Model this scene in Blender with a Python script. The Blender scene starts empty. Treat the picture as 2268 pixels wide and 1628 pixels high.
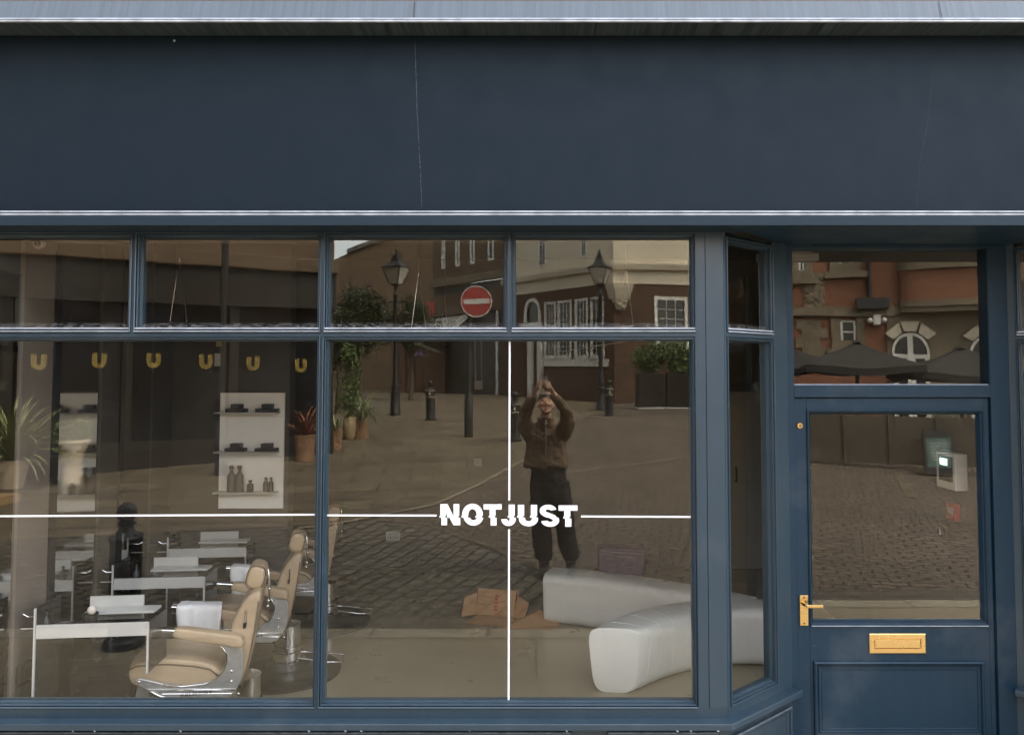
import bpy, bmesh, math, random
from mathutils import Vector, Matrix, noise
R = math.radians
sc = bpy.context.scene
col = sc.collection
random.seed(7)

# ------------------------------------------------------------------ camera, light, exposure
F, CX, CY, TH, D, H = 1681.0, 1209.0, 752.0, R(2.6), 3.6, 2.0
cd = bpy.data.cameras.new('camera')
cam = bpy.data.objects.new('camera', cd); col.objects.link(cam)
cam.location = (0, -D, H); cam.rotation_euler = (R(90) + TH, 0, 0)
cd.sensor_width = 36; cd.sensor_fit = 'HORIZONTAL'; cd.lens = 36 * F / 2268
cd.shift_x = -(CX - 1134) / 2268; cd.shift_y = -(814 - CY) / 2268
cd.clip_start = 0.005; cd.clip_end = 500
sc.camera = cam

SUN_EL, SUN_AZ = R(58), R(48)
w = bpy.data.worlds.new('World'); sc.world = w; w.use_nodes = True
wn, wl = w.node_tree.nodes, w.node_tree.links
wn.clear()
wo = wn.new('ShaderNodeOutputWorld'); bg = wn.new('ShaderNodeBackground')
sky = wn.new('ShaderNodeTexSky'); sky.sky_type = 'NISHITA'; sky.sun_disc = False
sky.sun_elevation = SUN_EL; sky.sun_rotation = SUN_AZ; sky.dust_density = 3.0; sky.air_density = 1.0
hs = wn.new('ShaderNodeHueSaturation'); hs.inputs['Saturation'].default_value = 0.42
wl.new(sky.outputs[0], hs.inputs['Color']); wl.new(hs.outputs[0], bg.inputs[0]); wl.new(bg.outputs[0], wo.inputs[0])
bg.inputs[1].default_value = 0.15
sd = bpy.data.lights.new('sun', 'SUN'); sd.energy = 0.75; sd.angle = R(30); sd.color = (1, 0.96, 0.9)
sun = bpy.data.objects.new('sun', sd); col.objects.link(sun)
sv = Vector((math.sin(SUN_AZ) * math.cos(SUN_EL), math.cos(SUN_AZ) * math.cos(SUN_EL), math.sin(SUN_EL)))
sun.rotation_euler = sv.to_track_quat('Z', 'Y').to_euler(); sun.location = (0, -6, 30)
sc.view_settings.view_transform = 'Standard'; sc.view_settings.look = 'None'
sc.view_settings.exposure = 3.5; sc.view_settings.gamma = 1
cy = sc.cycles
cy.max_bounces = 8; cy.diffuse_bounces = 4; cy.glossy_bounces = 4; cy.transmission_bounces = 6
cy.transparent_max_bounces = 16; cy.use_denoising = True; cy.sample_clamp_indirect = 6
cy.caustics_reflective = False; cy.caustics_refractive = False

# ------------------------------------------------------------------ measuring helpers (where the photo's sight lines meet the place)
YG, YD = 0.035, 0.405                       # window glass and door glass planes
def ray(px, py):
    a, b = (px - CX) / F, (CY - py) / F
    return Vector((a, math.cos(TH) - b * math.sin(TH), math.sin(TH) + b * math.cos(TH)))
def at(px, py, y):
    d = ray(px, py); t = (y + D) / d.y
    return Vector((d.x * t, y, H + d.z * t))
def X(px, py, y=0.0): return at(px, py, y).x
def Z(py, y=0.0): return at(CX, py, y).z
GP = [(-60, 0), (0, 0), (4.5, 0), (7, .14), (12.3, .55), (17, .78), (24, .86), (40, 1.05), (70, 1.4), (140, 2.0)]
def gh(r):
    for (a, b), (c, d) in zip(GP, GP[1:]):
        if r <= c: return b + (d - b) * (r - a) / (c - a)
    return GP[-1][1]
def mir(px, py, dd, yg=YG):                  # the real point whose mirror image lies dd in front of the lens
    p = at(px, py, dd - D); return Vector((p.x, 2 * yg - p.y, p.z))
def gnd(px, py, yg=YG):
    lo, hi = 3.7, 150.0
    for _ in range(60):
        m = (lo + hi) / 2; p = mir(px, py, m, yg)
        if p.z > gh(-p.y): lo = m
        else: hi = m
    return mir(px, py, lo, yg)
def onface(px, py, M, yg=YG):                # facade-local (u, z) of a mirrored sight line
    inv = M.inverted()
    a, b = inv @ mir(px, py, 5, yg), inv @ mir(px, py, 60, yg)
    t = a.y / (a.y - b.y); p = a + (b - a) * t
    return p.x, p.z
def floor_in(px, py, z=0.12):
    d = ray(px, py); t = (z - H) / d.z
    return Vector((d.x * t, -D + d.y * t, z))

# ------------------------------------------------------------------ scene-graph helpers
def prop(o, label=None, cat=None, group=None, kind=None):
    if label: o['label'] = label
    if cat: o['category'] = cat
    if group: o['group'] = group
    if kind: o['kind'] = kind
    return o
def thing(name, label, cat, loc=(0, 0, 0), rz=0.0, group=None):
    o = bpy.data.objects.new(name, None); col.objects.link(o)
    o.empty_display_size = 0.1; o.location = loc; o.rotation_euler = (0, 0, rz)
    return prop(o, label, cat, group)
def kids(o): return [c for c in bpy.data.objects if c.parent is o]
def dup(o, loc=None, rz=None, label=None, parent=None, sc_=None):
    c = o.copy(); col.objects.link(c)
    if parent: c.parent = parent
    if loc is not None: c.location = loc
    if rz is not None: c.rotation_euler = (0, 0, rz)
    if sc_ is not None: c.scale = sc_
    if label: c['label'] = label
    for k in list(o.children): dup(k, parent=c)
    return c

I4 = Matrix.Identity(4)
class MB:
    def __init__(s): s.v = []; s.f = []
    def add(s, vs, fs, M=None):
        n = len(s.v)
        s.v += [tuple(M @ Vector(p)) if M else tuple(p) for p in vs]
        s.f += [tuple(i + n for i in f) for f in fs]; return s
    def box(s, x0, x1, y0, y1, z0, z1, M=None):
        return s.add([(x0,y0,z0),(x1,y0,z0),(x1,y1,z0),(x0,y1,z0),(x0,y0,z1),(x1,y0,z1),(x1,y1,z1),(x0,y1,z1)],
                     [(0,3,2,1),(4,5,6,7),(0,1,5,4),(1,2,6,5),(2,3,7,6),(3,0,4,7)], M)
    def quad(s, *p, M=None): return s.add(p, [tuple(range(len(p)))], M)
    def ring(s, x0, x1, z0, z1, prof, M=None):
        c = lambda i, y: [(x0+i,y,z0+i),(x1-i,y,z0+i),(x1-i,y,z1-i),(x0+i,y,z1-i)]
        vs = []; fs = []
        for k, (i, y) in enumerate(prof):
            vs += c(i, y)
            if k:
                a, b = 4*(k-1), 4*k
                for j in range(4): fs.append((a+j, a+(j+1)%4, b+(j+1)%4, b+j))
        return s.add(vs, fs, M)
    def prism(s, poly, y0, y1, M=None):
        n = len(poly)
        vs = [(x, y0, z) for x, z in poly] + [(x, y1, z) for x, z in poly]
        return s.add(vs, [tuple(range(n)), tuple(range(2*n-1, n-1, -1))] + [(j, j+n, (j+1)%n+n, (j+1)%n) for j in range(n)], M)
    def lathe(s, prof, n=24, c=(0, 0, 0), M=None, cap=True):
        vs = []; fs = []
        for r, z in prof:
            for j in range(n):
                a = 2*math.pi*j/n; vs.append((c[0]+r*math.cos(a), c[1]+r*math.sin(a), c[2]+z))
        for k in range(len(prof)-1):
            for j in range(n): fs.append((k*n+j, k*n+(j+1)%n, (k+1)*n+(j+1)%n, (k+1)*n+j))
        if cap:
            fs.append(tuple(range(n-1, -1, -1))); fs.append(tuple((len(prof)-1)*n+j for j in range(n)))
        return s.add(vs, fs, M)
    def tube(s, pts, rad, n=10, M=None, flat=1.0):
        pts = [Vector(p) for p in pts]
        rs = rad if isinstance(rad, (list, tuple)) else [rad]*len(pts)
        vs = []; fs = []; up = None
        for i, p in enumerate(pts):
            t = (pts[min(i+1, len(pts)-1)] - pts[max(i-1, 0)]).normalized()
            if up is None: up = Vector((0,0,1)) if abs(t.z) < .9 else Vector((1,0,0))
            a = t.cross(up).normalized(); b = a.cross(t).normalized(); up = b
            for j in range(n):
                q = 2*math.pi*j/n; vs.append(p + a*rs[i]*math.cos(q) + b*rs[i]*flat*math.sin(q))
        for k in range(len(pts)-1):
            for j in range(n): fs.append((k*n+j, k*n+(j+1)%n, (k+1)*n+(j+1)%n, (k+1)*n+j))
        fs.append(tuple(range(n-1, -1, -1))); fs.append(tuple((len(pts)-1)*n+j for j in range(n)))
        return s.add(vs, fs, M)
    def loft(s, rings, M=None):               # rings of (centre, rx, ry) in horizontal planes
        n = 20; vs = []; fs = []
        for c, rx, ry in rings:
            for j in range(n):
                q = 2*math.pi*j/n; vs.append((c[0]+rx*math.cos(q), c[1]+ry*math.sin(q), c[2]))
        for k in range(len(rings)-1):
            for j in range(n): fs.append((k*n+j, k*n+(j+1)%n, (k+1)*n+(j+1)%n, (k+1)*n+j))
        fs.append(tuple(range(n-1, -1, -1))); fs.append(tuple((len(rings)-1)*n+j for j in range(n)))
        return s.add(vs, fs, M)
    def ball(s, c, rx, ry=None, rz=None, n=16, M=None):
        ry = ry or rx; rz = rz or rx; m = n//2
        vs = [(c[0], c[1], c[2]-rz)]; fs = []
        for k in range(1, m):
            q = -math.pi/2 + math.pi*k/m
            for j in range(n):
                a = 2*math.pi*j/n; vs.append((c[0]+rx*math.cos(q)*math.cos(a), c[1]+ry*math.cos(q)*math.sin(a), c[2]+rz*math.sin(q)))
        vs.append((c[0], c[1], c[2]+rz)); t = len(vs)-1
        for j in range(n): fs.append((0, 1+(j+1)%n, 1+j))
        for k in range(m-2):
            for j in range(n):
                a = 1+k*n; fs.append((a+j, a+(j+1)%n, a+n+(j+1)%n, a+n+j))
        a = 1+(m-2)*n
        for j in range(n): fs.append((a+j, a+(j+1)%n, t))
        return s.add(vs, fs, M)
    def build(s, name, m, parent=None, world=False, bevel=0, smooth=0, subsurf=0, remesh=0, recalc=True):
        me = bpy.data.meshes.new(name)
        vs = s.v
        if world and parent is not None:
            o = parent.location; p = parent.parent
            off = Vector(o) if p is None else Vector(o) + Vector(p.location)
            vs = [tuple(Vector(q) - off) for q in vs]
        me.from_pydata(vs, [], s.f); me.update()
        if recalc:
            b = bmesh.new(); b.from_mesh(me); bmesh.ops.recalc_face_normals(b, faces=b.faces); b.to_mesh(me); b.free()
        if smooth:
            me.shade_smooth()
            if smooth < 180: me.set_sharp_from_angle(angle=R(smooth))
        me.materials.append(m)
        o = bpy.data.objects.new(name, me); col.objects.link(o)
        if parent is not None: o.parent = parent
        if remesh:
            d = o.modifiers.new('remesh', 'REMESH'); d.mode = 'VOXEL'; d.voxel_size = remesh; d.use_smooth_shade = True
            d = o.modifiers.new('smooth', 'SMOOTH'); d.factor = .5; d.iterations = 5
        if subsurf:
            d = o.modifiers.new('subsurf', 'SUBSURF'); d.levels = d.render_levels = subsurf
        if bevel:
            d = o.modifiers.new('bevel', 'BEVEL'); d.width = bevel; d.segments = 2; d.limit_method = 'ANGLE'; d.angle_limit = R(40)
            d.harden_normals = False
        return o

# ------------------------------------------------------------------ materials
def newmat(name):
    m = bpy.data.materials.new(name); m.use_nodes = True
    n, l = m.node_tree.nodes, m.node_tree.links
    return m, n, l, n['Principled BSDF']
def coords(n, l, scale=(1, 1, 1), wall=False, rot=(0, 0, 0)):
    tc = n.new('ShaderNodeTexCoord'); src = tc.outputs['Object']
    if wall:
        sx = n.new('ShaderNodeSeparateXYZ'); cx = n.new('ShaderNodeCombineXYZ')
        l.new(src, sx.inputs[0]); l.new(sx.outputs[0], cx.inputs[0]); l.new(sx.outputs[2], cx.inputs[1]); l.new(sx.outputs[1], cx.inputs[2]); src = cx.outputs[0]
    mp = n.new('ShaderNodeMapping'); mp.inputs['Scale'].default_value = scale; mp.inputs['Rotation'].default_value = rot
    l.new(src, mp.inputs[0]); return mp.outputs[0]
def noise_t(n, l, v, scale, detail=4, rough=.55):
    t = n.new('ShaderNodeTexNoise'); t.inputs['Scale'].default_value = scale; t.inputs['Detail'].default_value = detail
    t.inputs['Roughness'].default_value = rough; l.new(v, t.inputs['Vector']); return t.outputs['Fac']
def ramp(n, l, f, p0, p1, c0=(0, 0, 0, 1), c1=(1, 1, 1, 1)):
    r = n.new('ShaderNodeValToRGB'); e = r.color_ramp.elements
    e[0].position = p0; e[1].position = p1; e[0].color = c0; e[1].color = c1
    l.new(f, r.inputs[0]); return r.outputs[0]
def mixc(n, l, f, a, b, mode='MIX'):
    x = n.new('ShaderNodeMix'); x.data_type = 'RGBA'; x.blend_type = mode
    for s, v in ((x.inputs[0], f), (x.inputs[6], a), (x.inputs[7], b)):
        if hasattr(v, 'is_output'): l.new(v, s)
        elif isinstance(v, (int, float)): s.default_value = v
        else: s.default_value = (*v[:3], 1)
    return x.outputs[2]
def sc3(c, k): return tuple(min(1, x*k) for x in c[:3])
def pm(name, c, rough=.5, metal=0, var=.12, scale=6, bump=0, bscale=60, coat=0, stretch=(1, 1, 1), spec=.5, c2=None):
    m, n, l, b = newmat(name)
    v = coords(n, l, stretch)
    f = noise_t(n, l, v, scale)
    f = ramp(n, l, f, .3, .7)
    l.new(mixc(n, l, f, sc3(c, 1-var), c2 or sc3(c, 1+var)), b.inputs['Base Color'])
    b.inputs['Metallic'].default_value = metal; b.inputs['Specular IOR Level'].default_value = spec
    mr = n.new('ShaderNodeMapRange'); mr.inputs[3].default_value = max(.02, rough-.08); mr.inputs[4].default_value = min(1, rough+.08)
    l.new(noise_t(n, l, v, scale*3), mr.inputs[0]); l.new(mr.outputs[0], b.inputs['Roughness'])
    if coat: b.inputs['Coat Weight'].default_value = coat; b.inputs['Coat Roughness'].default_value = .1
    if bump:
        bp = n.new('ShaderNodeBump'); bp.inputs['Strength'].default_value = bump; bp.inputs['Distance'].default_value = .01
        l.new(noise_t(n, l, v, bscale), bp.inputs['Height']); l.new(bp.outputs[0], b.inputs['Normal'])
    return m
def paint(name, c, rough=.38, streak=.07, chips=True, grime=.25, spec=.5):
    """worn gloss paint: brushed streaks, patchy sheen, faint grime, a few pale chips"""
    m, n, l, b = newmat(name)
    v = coords(n, l); vs = coords(n, l, (26, 26, 1.6))
    base = mixc(n, l, ramp(n, l, noise_t(n, l, vs, 1.0, 5), .3, .7), sc3(c, 1-streak), sc3(c, 1+streak))
    base = mixc(n, l, ramp(n, l, noise_t(n, l, v, 2.2, 6, .65), .52, .85), base, mixc(n, l, grime, base, (.16, .17, .17)))
    if chips:
        vo = n.new('ShaderNodeTexVoronoi'); vo.inputs['Scale'].default_value = 9; l.new(v, vo.inputs['Vector'])
        wh = n.new('ShaderNodeTexNoise'); wh.inputs['Scale'].default_value = 60; l.new(v, wh.inputs['Vector'])
        ad = n.new('ShaderNodeMath'); ad.operation = 'MULTIPLY_ADD'; ad.inputs[1].default_value = .05
        l.new(wh.outputs['Fac'], ad.inputs[0]); l.new(vo.outputs['Distance'], ad.inputs[2])
        base = mixc(n, l, ramp(n, l, ad.outputs[0], .038, .044, (1, 1, 1, 1), (0, 0, 0, 1)), base, (.16, .18, .2))
    l.new(base, b.inputs['Base Color']); b.inputs['Specular IOR Level'].default_value = spec
    mr = n.new('ShaderNodeMapRange'); mr.inputs[3].default_value = rough-.1; mr.inputs[4].default_value = rough+.15
    l.new(noise_t(n, l, v, 7, 5), mr.inputs[0]); l.new(mr.outputs[0], b.inputs['Roughness'])
    bp = n.new('ShaderNodeBump'); bp.inputs['Strength'].default_value = .06; bp.inputs['Distance'].default_value = .003
    l.new(noise_t(n, l, vs, 2.0, 4), bp.inputs['Height']); l.new(bp.outputs[0], b.inputs['Normal'])
    return m
def brick(name, c1, c2, mortar, bw=.215, bh=.075, mort=.012, wall=True, rot=0.0, var=.3, rough=.85, dist=0.0, off=.5, bump=.5, big=None):
    m, n, l, b = newmat(name)
    v = coords(n, l, wall=wall, rot=(0, 0, rot))
    if dist:
        nz = n.new('ShaderNodeTexNoise'); nz.inputs['Scale'].default_value = 1.3; l.new(v, nz.inputs['Vector'])
        va = n.new('ShaderNodeVectorMath'); va.operation = 'MULTIPLY_ADD'; va.inputs[1].default_value = (dist,)*3
        l.new(nz.outputs['Color'], va.inputs[0]); l.new(v, va.inputs[2]); v = va.outputs[0]
    t = n.new('ShaderNodeTexBrick'); l.new(v, t.inputs['Vector']); t.offset = off
    t.inputs['Scale'].default_value = 1; t.inputs['Brick Width'].default_value = bw; t.inputs['Row Height'].default_value = bh
    t.inputs['Mortar Size'].default_value = mort; t.inputs['Mortar Smooth'].default_value = .3; t.inputs['Bias'].default_value = 0
    t.inputs['Color1'].default_value = (*c1, 1); t.inputs['Color2'].default_value = (*c2, 1); t.inputs['Mortar'].default_value = (*mortar, 1)
    o = mixc(n, l, ramp(n, l, noise_t(n, l, v, 1.1, 6, .65), .3, .72), sc3((1, 1, 1), 1-var), (1, 1, 1))
    cc = mixc(n, l, 1.0, t.outputs['Color'], o, 'MULTIPLY')
    f = ramp(n, l, noise_t(n, l, v, 22, 4), .3, .7)
    cc = mixc(n, l, 1.0, cc, mixc(n, l, f, (.82, .82, .82), (1, 1, 1)), 'MULTIPLY')
    l.new(cc, b.inputs['Base Color']); b.inputs['Roughness'].default_value = rough; b.inputs['Specular IOR Level'].default_value = .3
    bp = n.new('ShaderNodeBump'); bp.inputs['Strength'].default_value = bump; bp.inputs['Distance'].default_value = .008; bp.invert = True
    l.new(t.outputs['Fac'], bp.inputs['Height']); l.new(bp.outputs[0], b.inputs['Normal'])
    return m
def glass(name, refl=.15, tint=(.98, .95, .82), through=(.97, .96, .93), wob=.5, dust=.012, seed=0.0, low=None):
    """shop glass: a clear sheet with Fresnel-weighted mirror reflection, very slightly wavy, a little dust"""
    m, n, l, b = newmat(name); n.remove(b)
    out = [x for x in n if x.type == 'OUTPUT_MATERIAL'][0]
    lw = n.new('ShaderNodeLayerWeight'); lw.inputs[0].default_value = .5
    p5 = n.new('ShaderNodeMath'); p5.operation = 'POWER'; p5.inputs[1].default_value = 5; l.new(lw.outputs['Facing'], p5.inputs[0])
    mr = n.new('ShaderNodeMapRange'); mr.inputs[3].default_value = refl; mr.inputs[4].default_value = 1; l.new(p5.outputs[0], mr.inputs[0])
    tr = n.new('ShaderNodeBsdfTransparent'); tr.inputs[0].default_value = (*through, 1)
    gl = n.new('ShaderNodeBsdfGlossy'); gl.inputs['Roughness'].default_value = 0; gl.inputs['Color'].default_value = (*tint, 1)
    v = coords(n, l)
    mp = n.new('ShaderNodeMapping'); mp.inputs['Location'].default_value = (seed, seed*2, seed*3); l.new(v, mp.inputs[0]); v = mp.outputs[0]
    bp = n.new('ShaderNodeBump'); bp.inputs['Strength'].default_value = 1; bp.inputs['Distance'].default_value = .0012*wob
    l.new(noise_t(n, l, v, 1.6, 1, .4), bp.inputs['Height']); l.new(bp.outputs[0], gl.inputs['Normal'])
    mx = n.new('ShaderNodeMixShader'); l.new(mr.outputs[0], mx.inputs[0]); l.new(tr.outputs[0], mx.inputs[1]); l.new(gl.outputs[0], mx.inputs[2])
    df = n.new('ShaderNodeBsdfDiffuse'); df.inputs[0].default_value = (.55, .53, .5, 1)
    f = ramp(n, l, noise_t(n, l, v, 3.5, 8, .72), .5, .8, (0, 0, 0, 1), (dust, dust, dust, 1))
    if low is not None:                       # dried grime that collects just above the bottom putty
        sx = n.new('ShaderNodeSeparateXYZ'); l.new(coords(n, l), sx.inputs[0])
        lr = n.new('ShaderNodeMapRange'); lr.inputs[1].default_value = low; lr.inputs[2].default_value = low+.03; lr.inputs[3].default_value = 1; lr.inputs[4].default_value = 0
        nz = n.new('ShaderNodeMath'); nz.operation = 'MULTIPLY'; l.new(sx.outputs[2], lr.inputs[0]); l.new(lr.outputs[0], nz.inputs[0])
        l.new(ramp(n, l, noise_t(n, l, coords(n, l, (30, 30, 60)), 1.0, 6, .7), .42, .75), nz.inputs[1])
        ad = n.new('ShaderNodeMath'); ad.operation = 'MULTIPLY_ADD'; ad.inputs[1].default_value = .55; l.new(nz.outputs[0], ad.inputs[0]); l.new(f, ad.inputs[2]); f = ad.outputs[0]
    m2 = n.new('ShaderNodeMixShader'); l.new(f, m2.inputs[0]); l.new(mx.outputs[0], m2.inputs[1]); l.new(df.outputs[0], m2.inputs[2])
    l.new(m2.outputs[0], out.inputs[0]); return m

MAT = {}
NAVY = (.0205, .039, .054)
MAT['frame'] = paint('blue_frame_paint', NAVY, .33, spec=.55)
MAT['door'] = paint('blue_door_paint', (.0090, .0262, .0435), .42, spec=.26)
MAT['fascia'] = paint('slate_fascia_paint', (.0030, .0098, .0165), .6, .03, False, .01, spec=.19)
MAT['rail'] = paint('rail_paint', (.010, .022, .032), .55, .04, False, .02, spec=.22)
MAT['pale'] = pm('pale_trim_paint', (.32, .345, .375), .4, var=.3, scale=14)
MAT['lead'] = pm('grey_lead', (.058, .074, .088), .55, .0, var=.16, scale=1.4, stretch=(40, 1, 1), bump=.06, bscale=1.6)
MAT['soffit'] = pm('stained_cornice', (.010, .018, .022), .6, var=.4, scale=1.0, stretch=(70, 3, 3), c2=(.046, .066, .073))
MAT['crack'] = pm('filler_line', (.10, .115, .13), .8, var=.4, scale=25)
MAT['joint'] = pm('dark_joint', (.012, .014, .016), .7)
MAT['glass1'] = glass('window_glass', .080, seed=1.3)
MAT['glass2'] = glass('transom_glass', .076, seed=4.1, dust=.02, wob=.7, low=Z(727, YG))
MAT['glass3'] = glass('door_glass', .092, seed=7.7, wob=1.0)
MAT['signred'] = pm('sign_red', (.26, .028, .022), .4)
MAT['signwhite'] = pm('sign_white', (.42, .40, .38), .4)
MAT['frost'] = pm('pale_lantern_glass', (.45, .42, .36), .3)
MAT['vinyl'] = pm('white_vinyl', (.86, .86, .86), .5, var=.02)
MAT['brass'] = pm('brushed_brass', (.66, .465, .20), .27, 1, var=.05, scale=2)
MAT['dark'] = pm('black_plastic', (.012, .012, .013), .45, var=.2)
MAT['chrome'] = pm('chrome', (.75, .75, .74), .12, 1, var=.05)
MAT['alu'] = pm('cast_aluminium', (.60, .60, .585), .45, .85, var=.12, scale=30, bump=.25, bscale=70)
MAT['leather'] = pm('tan_leather', (.42, .315, .20), .42, var=.10, scale=5, bump=.15, bscale=160, spec=.4)
MAT['piping'] = pm('dark_piping', (.11, .07, .04), .5)
MAT['towel'] = pm('white_towel', (.78, .78, .77), .95, var=.05, scale=20, bump=.25, bscale=220)
MAT['white'] = pm('white_laminate', (.50, .495, .465), .35, var=.04)
MAT['bench'] = pm('white_bench', (.80, .80, .735), .38, var=.03)
MAT['floor'] = pm('polished_concrete', (.30, .255, .172), .30, var=.035, scale=1.6, bump=.03, bscale=20)
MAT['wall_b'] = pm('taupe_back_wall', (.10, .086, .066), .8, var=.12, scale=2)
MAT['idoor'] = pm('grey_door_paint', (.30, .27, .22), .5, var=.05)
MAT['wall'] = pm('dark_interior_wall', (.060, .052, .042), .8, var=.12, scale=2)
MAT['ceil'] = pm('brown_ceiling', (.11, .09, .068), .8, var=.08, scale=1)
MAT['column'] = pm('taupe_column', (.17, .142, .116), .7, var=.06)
MAT['mirror'] = pm('mirror_sheet', (.62, .62, .60), .02, 1, var=.01)
MAT['screen'] = pm('lit_screen', (.3, .5, .48), .3)
_b = MAT['screen'].node_tree.nodes['Principled BSDF']; _b.inputs['Emission Color'].default_value = (.45, .75, .70, 1); _b.inputs['Emission Strength'].default_value = .28
MAT['red'] = pm('red_plastic', (.42, .035, .03), .4)
MAT['card'] = pm('brown_cardboard', (.42, .24, .115), .85, var=.12, scale=4)
MAT['shelfwhite'] = pm('white_shelf_panel', (.88, .865, .81), .5, var=.03)
MAT['fence'] = pm('weathered_fence', (.115, .094, .068), .85, var=.25, scale=3)
MAT['purple'] = pm('mauve_plastic', (.10, .06, .13), .5)
MAT['grey'] = pm('grey_plastic', (.55, .55, .53), .5)
MAT['iron'] = pm('black_iron_paint', (.012, .012, .011), .38, var=.35, scale=20)
MAT['cream'] = pm('cream_render', (.56, .49, .375), .85, var=.07, scale=.8, bump=.1, bscale=30)
MAT['stone'] = pm('sandstone', (.165, .130, .086), .88, var=.22, scale=2.2, bump=.5, bscale=12)
MAT['brownwall'] = pm('brown_render', (.115, .076, .046), .9, var=.12, scale=.6)
MAT['darkshop'] = pm('dark_shop_paint', (.016, .0125, .009), .45, var=.3)
MAT['darkglass'] = pm('dark_shop_glass', (.010, .011, .013), .06, var=.3, spec=.6)
MAT['winwhite'] = pm('white_window_paint', (.60, .58, .53), .5, var=.05)
MAT['curtain'] = pm('net_curtain', (.22, .22, .20), .7, var=.4, scale=3, stretch=(8, 1, 1))
MAT['gold'] = pm('gold_leaf', (.36, .25, .06), .45, .3, var=.15)
MAT['roof'] = pm('slate_roof', (.09, .08, .075), .8, var=.2, scale=5)
MAT['bk_dark'] = brick('dark_red_brick', (.115, .052, .029), (.075, .036, .022), (.13, .095, .066))
MAT['bk_red'] = brick('orange_red_brick', (.34, .130, .066), (.26, .096, .050), (.22, .14, .095))
MAT['bk_shop'] = brick('shop_upper_brick', (.16, .07, .045), (.12, .05, .035), (.14, .11, .09))
MAT['slab'] = brick('paving_slabs', (.42, .345, .235), (.375, .305, .21), (.22, .18, .125), 1.15, .72, .006, False, R(2), .28, .8, .02)
MAT['kerb'] = brick('granite_kerb', (.42, .365, .27), (.39, .335, .25), (.10, .08, .06), .9, .4, .01, False, 0, .2)
MAT['setts'] = brick('grey_setts', (.155, .132, .100), (.118, .100, .078), (.020, .017, .013), .23, .168, .016, False, R(73), .34, .75, .03)
MAT['cobble'] = brick('brick_cobbles', (.185, .140, .100), (.145, .112, .082), (.026, .021, .016), .23, .115, .015, False, R(-14), .3, .75, .30)
MAT['flags'] = brick('buff_flagstones', (.185, .146, .096), (.135, .107, .070), (.050, .040, .028), .95, .55, .014, False, R(8), .45, .8, .03)
MAT['asph'] = brick('brown_road_setts', (.13, .108, .078), (.11, .092, .068), (.055, .045, .034), .4, .2, .01, False, R(12), .35, .85, .1)
MAT['terra'] = pm('terracotta', (.27, .155, .090), .85, var=.2, scale=7)
MAT['glaze'] = pm('buff_glazed_pot', (.45, .34, .20), .5, var=.2, scale=5)
MAT['palepot'] = pm('pale_clay_pot', (.58, .46, .33), .8, var=.1)
MAT['wood'] = pm('pallet_wood', (.34, .22, .11), .85, var=.25, scale=3, stretch=(1, 8, 8))
MAT['leaf1'] = pm('strap_leaf', (.20, .225, .095), .55, var=.5, scale=9)
MAT['leaf2'] = pm('bush_leaf', (.10, .145, .045), .6, var=.6, scale=3)
MAT['leaf3'] = pm('red_leaf', (.20, .075, .045), .55, var=.35, scale=9)
MAT['leaf4'] = pm('tree_leaf', (.030, .042, .014), .65, var=.6, scale=1.5)
MAT['bark'] = pm('bark', (.09, .065, .045), .9, var=.3, scale=12)
MAT['canvas'] = pm('dark_parasol_canvas', (.020, .017, .014), .9, var=.1, scale=3)
MAT['skin'] = pm('skin', (.78, .49, .36), .5, var=.08, scale=18, spec=.35)
MAT['hair'] = pm('brown_hair', (.05, .03, .018), .6, var=.4, scale=60)
MAT['jacket'] = pm('brown_fleece', (.21, .142, .094), .95, var=.2, scale=9, bump=.6, bscale=90)
MAT['trouser'] = pm('black_trousers', (.014, .012, .011), .85, var=.3, scale=7, bump=.3, bscale=20)
MAT['boot'] = pm('dark_boot', (.022, .017, .014), .5, var=.3)
MAT['beard'] = pm('beard_hair', (.17, .095, .06), .7, var=.3, scale=80)
MAT['cap'] = pm('cream_cap', (.55, .50, .43), .85, var=.1)
MAT['phone'] = pm('pale_phone_case', (.48, .42, .36), .35, var=.05)

# ================================================================== THE SHOP FRONT
shop = thing('shop_front', 'navy blue painted shop front with wide blank fascia and brass door furniture', 'shop front')
YF, YB, YC = -.12, -.16, -.246                # fascia board, lower rail, cornice edge
XL, XR = -4.6, 5.2
z_soff = Z(500, YB)                           # underside of the fascia box
z_f0, z_f1 = Z(478, YB), Z(80, YF)
z_corn = Z(52, YC)
XD0, XD1, XE0, XE1 = .845, 1.262, 0, 0        # entrance splay start and end
x_sR = X(2243, 1200, .36)                     # second splay, mirrored about the door
x_far = x_sR + (XD1 - XD0)
z_sill, z_silb = .405, .374

# fascia board, skimmed over its joints
m = MB()
xj1, xj2 = X(925, 270, YF), X(2050, 300, YF)
m.box(XL, XR, YF, 0.0, z_f0-.02, z_f1)
m.build('fascia_board', MAT['fascia'], shop)
rnd = random.Random(3)
def crackline(name, pts, wd, gap):
    m = MB()
    for (a, b), (c, d) in zip(pts, pts[1:]):
        n = 60
        for i in range(n):
            t0, t1 = i/n, (i+1)/n
            ww = wd*(rnd.uniform(.35, 1) if rnd.random() > gap else .12); j = rnd.uniform(-.001, .001)
            p = at(a+(c-a)*t0, b+(d-b)*t0, YF-.002); q = at(a+(c-a)*t1, b+(d-b)*t1, YF-.002)
            m.quad((p.x-ww+j, p.y, p.z), (p.x+ww+j, p.y, p.z), (q.x+ww+j, q.y, q.z), (q.x-ww+j, q.y, q.z))
    return m.build(name, MAT['crack'], shop)
crackline('joint_crack', [(919, 90), (924, 250), (932, 400), (934, 458)], .0011, .3)
crackline('joint_crack', [(2068, 148), (2055, 270), (2038, 360), (2030, 462)], .0006, .8)
m = MB()
p = at(386, 91, YF-.002)
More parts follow.
